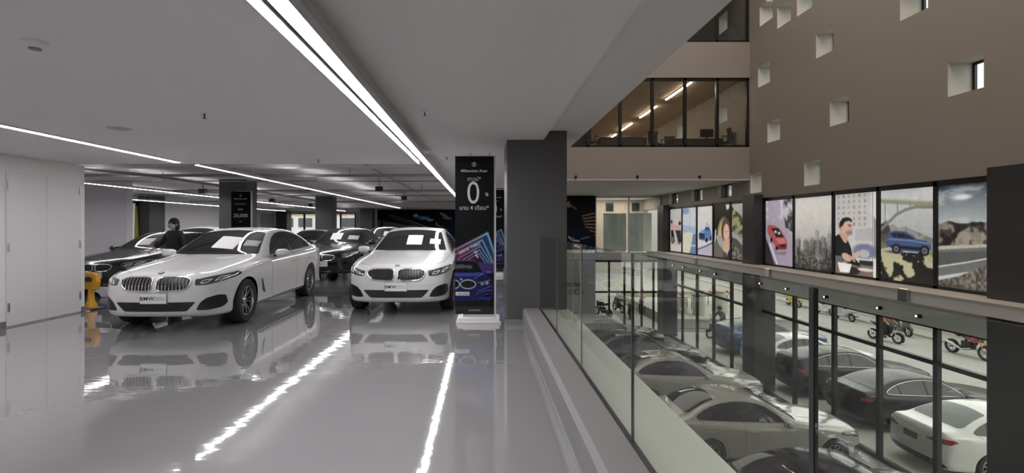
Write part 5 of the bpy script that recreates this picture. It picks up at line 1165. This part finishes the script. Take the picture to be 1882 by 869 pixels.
def scooter(label, loc, rz, col, sc=1.0, group=None):
    t = thing('scooter', label, 'scooter', loc, rz, group); t.scale = (sc,)*3
    mwheel(t, .62, .235, .05); mwheel(t, -.56, .235, .055)
    P = [(-.80,.62),(-.72,.74),(-.40,.76),(-.10,.68),(-.02,.50),(.02,.34),(.30,.32),(.36,.50),(.46,.86),(.53,.88),(.56,.60),(.62,.50),(.48,.40),(.40,.22),(-.10,.20),(-.30,.30),(-.46,.50),(-.62,.52)]
    Q = rnd(P,.05,3); n = len(Q); m = MB(); rows = []
    for y, k in ((-.165,.05),(-.15,.02),(-.12,0),(.12,0),(.15,.02),(.165,.05)):
        ins = []
        for i in range(n):
            a, b, c = Vector(Q[i-1]), Vector(Q[i]), Vector(Q[(i+1) % n]); d = (c-a).normalized(); ins.append(b+Vector((d.y,-d.x))*k*.6)
        rows += [(p[0], y, p[1]) for p in ins]
    m.add(rows, [(r*n+i, r*n+(i+1)%n, (r+1)*n+(i+1)%n, (r+1)*n+i) for r in range(5) for i in range(n)]+[tuple(range(n)), tuple(range(5*n,6*n))])
    m.build('body_shell', col, t, smooth=50)
    MB().hexa([(-.70,-.12,.74),(-.70,.12,.74),(-.68,.11,.82),(-.68,-.11,.82)], [(-.06,-.13,.68),(-.06,.13,.68),(-.10,.11,.77),(-.10,-.11,.77)]).build('seat', m_car_black, t, bevel=.03, smooth=50)
    MB().tube([(.62,-.06,.235),(.50,-.05,.62)], .018, 8).tube([(.62,.06,.235),(.50,.05,.62)], .018, 8).build('fork', m_alu, t, smooth=40)
    MB().tube([(.36,-.32,.98),(.46,-.14,1.0),(.48,0,.94),(.46,.14,1.0),(.36,.32,.98)], .014, 8).tube([(.48,0,.94),(.47,0,.80)], .03, 8).build('handlebar', m_black, t, smooth=40)
    for s in (-1, 1): MB().tube([(.42,s*.24,1.0),(.40,s*.28,1.12)], .006, 6).ball((.40,s*.29,1.15), (.015,.055,.035), 10, 6).build('mirror', m_black, t, smooth=50)
    MB().ball((.565,0,.80), (.05,.09,.07), 14, 8).build('headlight', m_drl, t, smooth=50)
    f = [(.62+.29*math.cos(a), .235+.29*math.sin(a)) for a in [math.radians(25+i*13) for i in range(11)]]; f += [(.62+.26*math.cos(a), .235+.26*math.sin(a)) for a in [math.radians(155-i*13) for i in range(11)]]
    MB().prism(f, 'y', -.065, .065).build('front_fender', col, t, smooth=40)
    MB().tube([(-.15,-.17,.24),(-.40,-.20,.26),(-.78,-.20,.36)], [.025,.05,.055], 10).build('exhaust', m_alu, t, smooth=50)
    return t
GZ = LOW-.02; KZ = LOW+.0
m_redp = mat('red_moto_paint', (.30,.02,.05), .3, coat=.6); m_tan = mat('yellow_tan_paint', S(190,160,90), .35); m_greyp = mat('grey_moto_paint', (.10,.11,.11), .35)
H90 = math.pi/2
motorcycle('red naked motorcycle parked by the street wall at lower right', (21.6, 22.3, GZ), -H90+.05, m_redp, sc=1.2)
scooter('dark grey scooter with white wheels parked by the wall, left of the red motorcycle', (22.3, 26.9, GZ), -H90, m_greyp, 1.05)
scooter('silver grey scooter seen from the side farther up the street wall', (22.3, 30.9, GZ), H90+.1, m_silver, 1.0)
scooter('white scooter on the kerb between the yellow and the silver ones', (22.5, 33.0, GZ), -H90+.2, mat('white_plastic', (.6,.6,.6), .4), .95)
scooter('yellow tan scooter parked farthest left along the street', (22.5, 36.3, GZ), -H90, m_tan, 1.08)
mo = motorcycle('black motorcycle ridden past the parked scooters behind a black mullion', (20.3, 25.3, GZ), -H90+.25, m_moto)
ride = dict(pelvis=(-.18,0,.93), chest=(-.03,0,1.22), neck0=(.02,0,1.38), neck=(.04,0,1.43), head0=(.06,0,1.47), head1=(.07,0,1.55), head2=(.065,0,1.61),
    shl=(-.01,.18,1.34), ell=(.14,.27,1.12), wrl=(.30,.28,1.01), shr=(-.01,-.18,1.34), elr=(.14,-.27,1.12), wrr=(.30,-.28,1.01),
    hipl=(-.14,.10,.89), knl=(.22,.21,.70), anl=(.05,.19,.30), toel=(.20,.19,.25), hipr=(-.14,-.10,.89), knr=(.22,-.21,.70), anr=(.05,-.19,.30), toer=(.20,-.19,.25))
person('person in an orange jacket riding the black motorcycle', (20.3, 25.3, GZ), -H90+.25, ride, cloth=mat('orange_cloth', S(200,110,60), .8), helmet=mat('orange_helmet', S(190,100,60), .4), hair=False, face=(1,0))
scooter('black scooter under the rider in black, beside the dark blue car', (12.35, 26.0, GZ), H90*.1+math.pi, m_moto)
person('person in dark clothes and black helmet on a scooter beside the dark blue car', (12.35, 26.0, GZ), H90*.1+math.pi, ride, cloth=mat('grey_jacket', (.05,.05,.055), .8), helmet=m_car_black, hair=False, face=(1,0))
for k, (x, y, r) in enumerate(((7.7,32.2,2.0),(9.2,34.0,1.7),(9.3,31.7,1.3),(10.6,33.6,1.2))):
    motorcycle('dark motorcycle outside the end windows, '+('beside the lettered grey panel','its wheel turned to the showroom, second in the row','partly behind the dark glass joint','nearest the grey pillar')[k], (x,y,GZ), r, m_moto, sc=1.05, group='dark motorcycles beyond the end windows')
# ================================================================ offices above, yellow stand, garden objects outside
m_desk = mat('dark_desk_wood', (.06,.045,.035), .5); m_meshc = mat('chair_mesh', (.02,.02,.02), .8)
def office_chair(label, loc, rz):
    t = thing('office_chair', label, 'chair', loc, rz, 'office chairs behind the gallery window'); 
    MB().ball((0,0,.48), (.25,.24,.045), 18, 8, p=.6).build('seat', m_meshc, t, smooth=60)
    m = MB(); W = .22; prof = [(.0,.55),(.03,.72),(.02,.90),(-.02,1.05)]
    for a, b in zip(prof[:-1], prof[1:]): m.hexa([(-W,.20+a[0],a[1]),(W,.20+a[0],a[1]),(W,.22+a[0],a[1]),(-W,.22+a[0],a[1])], [(-W,.20+b[0],b[1]),(W,.20+b[0],b[1]),(W,.22+b[0],b[1]),(-W,.22+b[0],b[1])])
    m.build('backrest', m_meshc, t); MB().tube([(0,.05,.44),(0,.22,.46),(0,.25,.60)], .02, 8).build('back_support', m_black, t, smooth=40)
    for s in (-1, 1): MB().tube([(s*.24,.08,.46),(s*.30,.06,.55),(s*.30,.05,.68)], .014, 8).box(*sorted((s*.33,s*.27)),-.14,.10,.68,.71).build('armrest', m_black, t)
    MB().cyl((0,0,.10),(0,0,.44),.028,10).build('gas_column', m_alu, t)
    for k in range(5): a = 2*math.pi*k/5; e = (.30*math.cos(a), .30*math.sin(a)); MB().tube([(0,0,.11),(e[0],e[1],.07)], [.025,.016], 8).ball((e[0],e[1],.033), .032, 10, 8).build('leg', m_black, t, smooth=50)
    return t
def desk(label, x, y, w=1.5, d=.7, z=4.283):
    t = thing('desk', label, 'desk', (x,y,z), 0); MB().box(-w/2,w/2,-d/2,d/2,.72,.75).build('desk_top', m_desk, t, bevel=.004)
    for s in (-1, 1): MB().box(*sorted((s*w/2,s*(w/2-.03))),-d/2,d/2,0,.72).build('side_panel', m_desk, t)
    MB().box(-w/2+.03,w/2-.03,-d/2+.02,-d/2+.04,.2,.72).build('front_panel', m_desk, t); return t
desk('dark office desk with a white stack, behind the lower gallery window', 5.6, 20.3, 1.85)
desk('dark office desk at the right behind the lower gallery window', 8.7, 20.6, 2.0)
desk('dark office desk seen at the sharp left corner of the lower gallery window', 3.5, 20.4, 1.2)
office_chair('mesh office chair with armrests beside the middle mullion of the gallery window', (6.95,20.1,4.283), .3)
office_chair('dark office chair at the sharp left corner of the gallery window', (4.15,19.6,4.283), 2.4)
office_chair('dark office chair half hidden at the right end of the gallery window', (9.45,19.7,4.283), -1.7)
office_chair('mesh office chair between the two right mullions of the gallery window', (8.0,21.6,4.283), 3.0)
MB().box(5.4,5.95,20.2,20.5,5.03,5.15).build('paper_stack', mat('white_stack', (.55,.54,.52), .6), label='white stack of paper on the office desk behind the gallery window', cat='paper stack')
t = thing('monitor', 'black computer monitor on the right desk of the gallery office', 'monitor', (9.2,20.6,5.03)); MB().box(-.27,.27,-.015,.015,.12,.45).build('screen', m_black, t, bevel=.005); MB().box(-.03,.03,-.01,.03,.02,.2).box(-.12,.12,-.09,.09,0,.015).build('stand', m_black, t)
desk('dark desk edge visible in the top gallery window', 9.0, 20.2, 1.4, z=8.12)
# yellow stand by the cabinet corner
t = thing('floor_stand', 'yellow plastic stand with dark base behind the corner of the white cabinet wall', 'floor stand', (-7.05,9.0,0), -.2)
m_yel = mat('yellow_plastic', S(205,150,30), .4)
MB().box(-.16,.16,-.16,.16,0,.03).build('base', mat('dark_blue_base', S(30,30,70), .5), t, bevel=.008); MB().box(-.17,.17,-.175,-.165,0,.018).build('base_strip', m_paper, t)
MB().lathe([(.0,.03),(.10,.03),(.09,.10),(.055,.16),(.045,.38),(.0,.38)], n=20).build('post', m_yel, t, smooth=50)
hx = [(-.13,.36),(.13,.36),(.165,.50),(.14,.63),(.05,.66),(-.05,.66),(-.14,.63),(-.165,.50)]
MB().prism(hx, 'y', -.05, .05).build('head', m_yel, t, bevel=.012); MB().prism([(-.07,.50),(.07,.50),(.08,.56),(.0,.60),(-.08,.56)], 'y', -.056, .056).build('grip_opening', m_black, t)
# ---------------------------------------------------------------- raised terrace outside with stone pieces and orange bowls
TZ = LOW+.55
MB().box(10.6,17.8,28.2,40,LOW,TZ).build('wall_terrace', m_pave, kind='structure', bevel=.03)
MB().box(10.5,17.9,28.1,28.35,TZ-.06,TZ+.06).build('trim_terrace_kerb', mat('pale_kerb', (.55,.54,.51), .7), kind='structure', bevel=.02)
MB().box(10.7,17.6,37.2,39.6,TZ+.003,TZ+.03).build('lawn', mat('lawn_green', S(120,135,96), .9, noise=(14,.2)), kind='stuff')
tag(bpy.data.objects['lawn'], 'strip of green lawn at the back of the stone terrace outside', 'grass')
m_stone = mat('pale_stone', (.46,.44,.39), .8, noise=(8,.12)); m_or = mat('orange_bowl_glaze', S(205,110,60), .5)
for lb, x, y, r0, r1, h in (('tapered pale stone pillar right of centre on the terrace outside', 14.4, 30.3, .42, .24, 1.25), ('round fluted stone drum with dark lid on the terrace outside', 12.7, 29.5, .36, .36, 1.15), ('small stone cone standing behind the round drum on the terrace', 14.1, 33.0, .30, .05, 1.7), ('low tapered stone block at the left edge of the terrace', 12.0, 30.2, .33, .25, .95)):
    t = thing('stone_pillar', lb, 'stone pillar', (x,y,TZ)); MB().lathe([(0,0),(r0,0),(r0*.97,.05),(r1,h),(0,h)], n=10).build('shaft', m_stone, t, smooth=25); MB().lathe([(0,h),(r1+.05,h),(r1+.05,h+.06),(0,h+.06)], n=18).build('cap', m_dark if 'lid' in lb else m_stone, t)
for lb, x, y, s in (('orange bowl on a small pale table, left on the terrace outside', 12.6, 31.8, 1.0), ('orange and yellow heap on a pale table, right on the terrace outside', 15.6, 33.0, 1.25)):
    t = thing('garden_table', lb.replace('orange bowl on a ', 'thin-legged ').replace('orange and yellow heap on a ', 'wider '), 'table', (x,y,TZ)); MB().box(-.6*s,.6*s,-.4,.4,.74,.80).build('table_top', m_stone, t, bevel=.01)
    for a, b in ((-1,-1),(-1,1),(1,-1),(1,1)): MB().cyl((a*.5*s,b*.32,0),(a*.5*s,b*.32,.74),.025,8).build('leg', m_dark, t)
    MB().lathe([(0,0),(.10,0),(.22*s,.14),(.20*s,.20),(0,.22)], n=18).build('bowl', m_or, loc=(x,y,TZ+.80), label=lb, cat='bowl', smooth=50)
for k, x in enumerate((14.95,15.08,15.22,15.98,16.10,16.22,16.3)):
    if k == 6: break
    MB().ball((0,0,.09), (.09,.09,.09), 10, 8).build('orange_pot', mat('pot_%d' % (k % 3), (S(200,100,60), S(215,165,80), S(190,80,50))[k % 3], .5), loc=(x, 33.3 if k % 2 else 32.7, TZ+.80), label='small round pot on the right terrace table, '+('orange, leftmost in front','tan, leftmost at the back','brick red, left of the bowl in front','orange, right of the bowl at the back','tan, right of the bowl in front','brick red, rightmost at the back','orange, rightmost in front')[k], cat='pot', group='pots on the terrace table', smooth=60)
# street fence, kerbside and neighbouring buildings
t = thing('street_fence', 'grey metal railing fence far along the street behind the yellow scooter', 'fence', (24.2,44.8,LOW))
MB().box(-.05,.05,-5.2,5.2,0,.45).build('footing', MATS['street_wall_paint'], t); MB().box(-.03,.03,-5.2,5.2,1.6,1.68).box(-.03,.03,-5.2,5.2,.6,.66).build('rail', m_silver, t)
for k in range(34): MB().cyl((0,-5.1+k*.31,.45),(0,-5.1+k*.31,1.66),.018,6).build('bar', m_silver, t)
sbox('wall_neighbour', mat('neighbour_wall', (.50,.48,.44), .85, noise=(.3,.12)), 18.5, 40, 66, 67, LOW-.1, 9)
sbox('wall_neighbour_left', MATS['neighbour_wall'], -40, 18, 62, 63, LOW-.1, 7)
sbox('wall_neighbour_street', mat('neighbour_green', (.30,.34,.24), .9, noise=(1.5,.3)), 27.5, 28, 39.5, 66, LOW-.1, 1)
m = MB()
for k in range(9): m.box(-31+5*k,-29.2+5*k,61.9,62,-.6,1.6)
struct('window_50', m, mat('neighbour_window', (.05,.06,.07), .2))
t = thing('traffic_cone', 'small orange cone outside the end windows', 'traffic cone', (11.6,36.4,TZ)); MB().box(-.2,.2,-.2,.2,0,.04).build('base', m_or, t, bevel=.01); MB().lathe([(0,.04),(.15,.04),(.03,.85),(0,.85)], n=20).build('cone', m_or, t, smooth=50)
# ---------------------------------------------------------------- neighbouring facade seen through the far back windows
sbox('wall_across', mat('facade_across', (.8,.8,.79), .8), -30, -4, 58, 58.3, -5, 8)
m = MB()
for x in (-26,-23.6,-21.4,-18.6,-16.4,-14.0): m.box(x,x+1.6,57.95,58,1.35,2.4)
struct('window_51', m, mat('across_window', (.08,.08,.10), .2))
sbox('trim_across_band', mat('yellow_tan_band', S(190,165,110), .7), -30, -4, 57.9, 58, 2.7, 3.5)
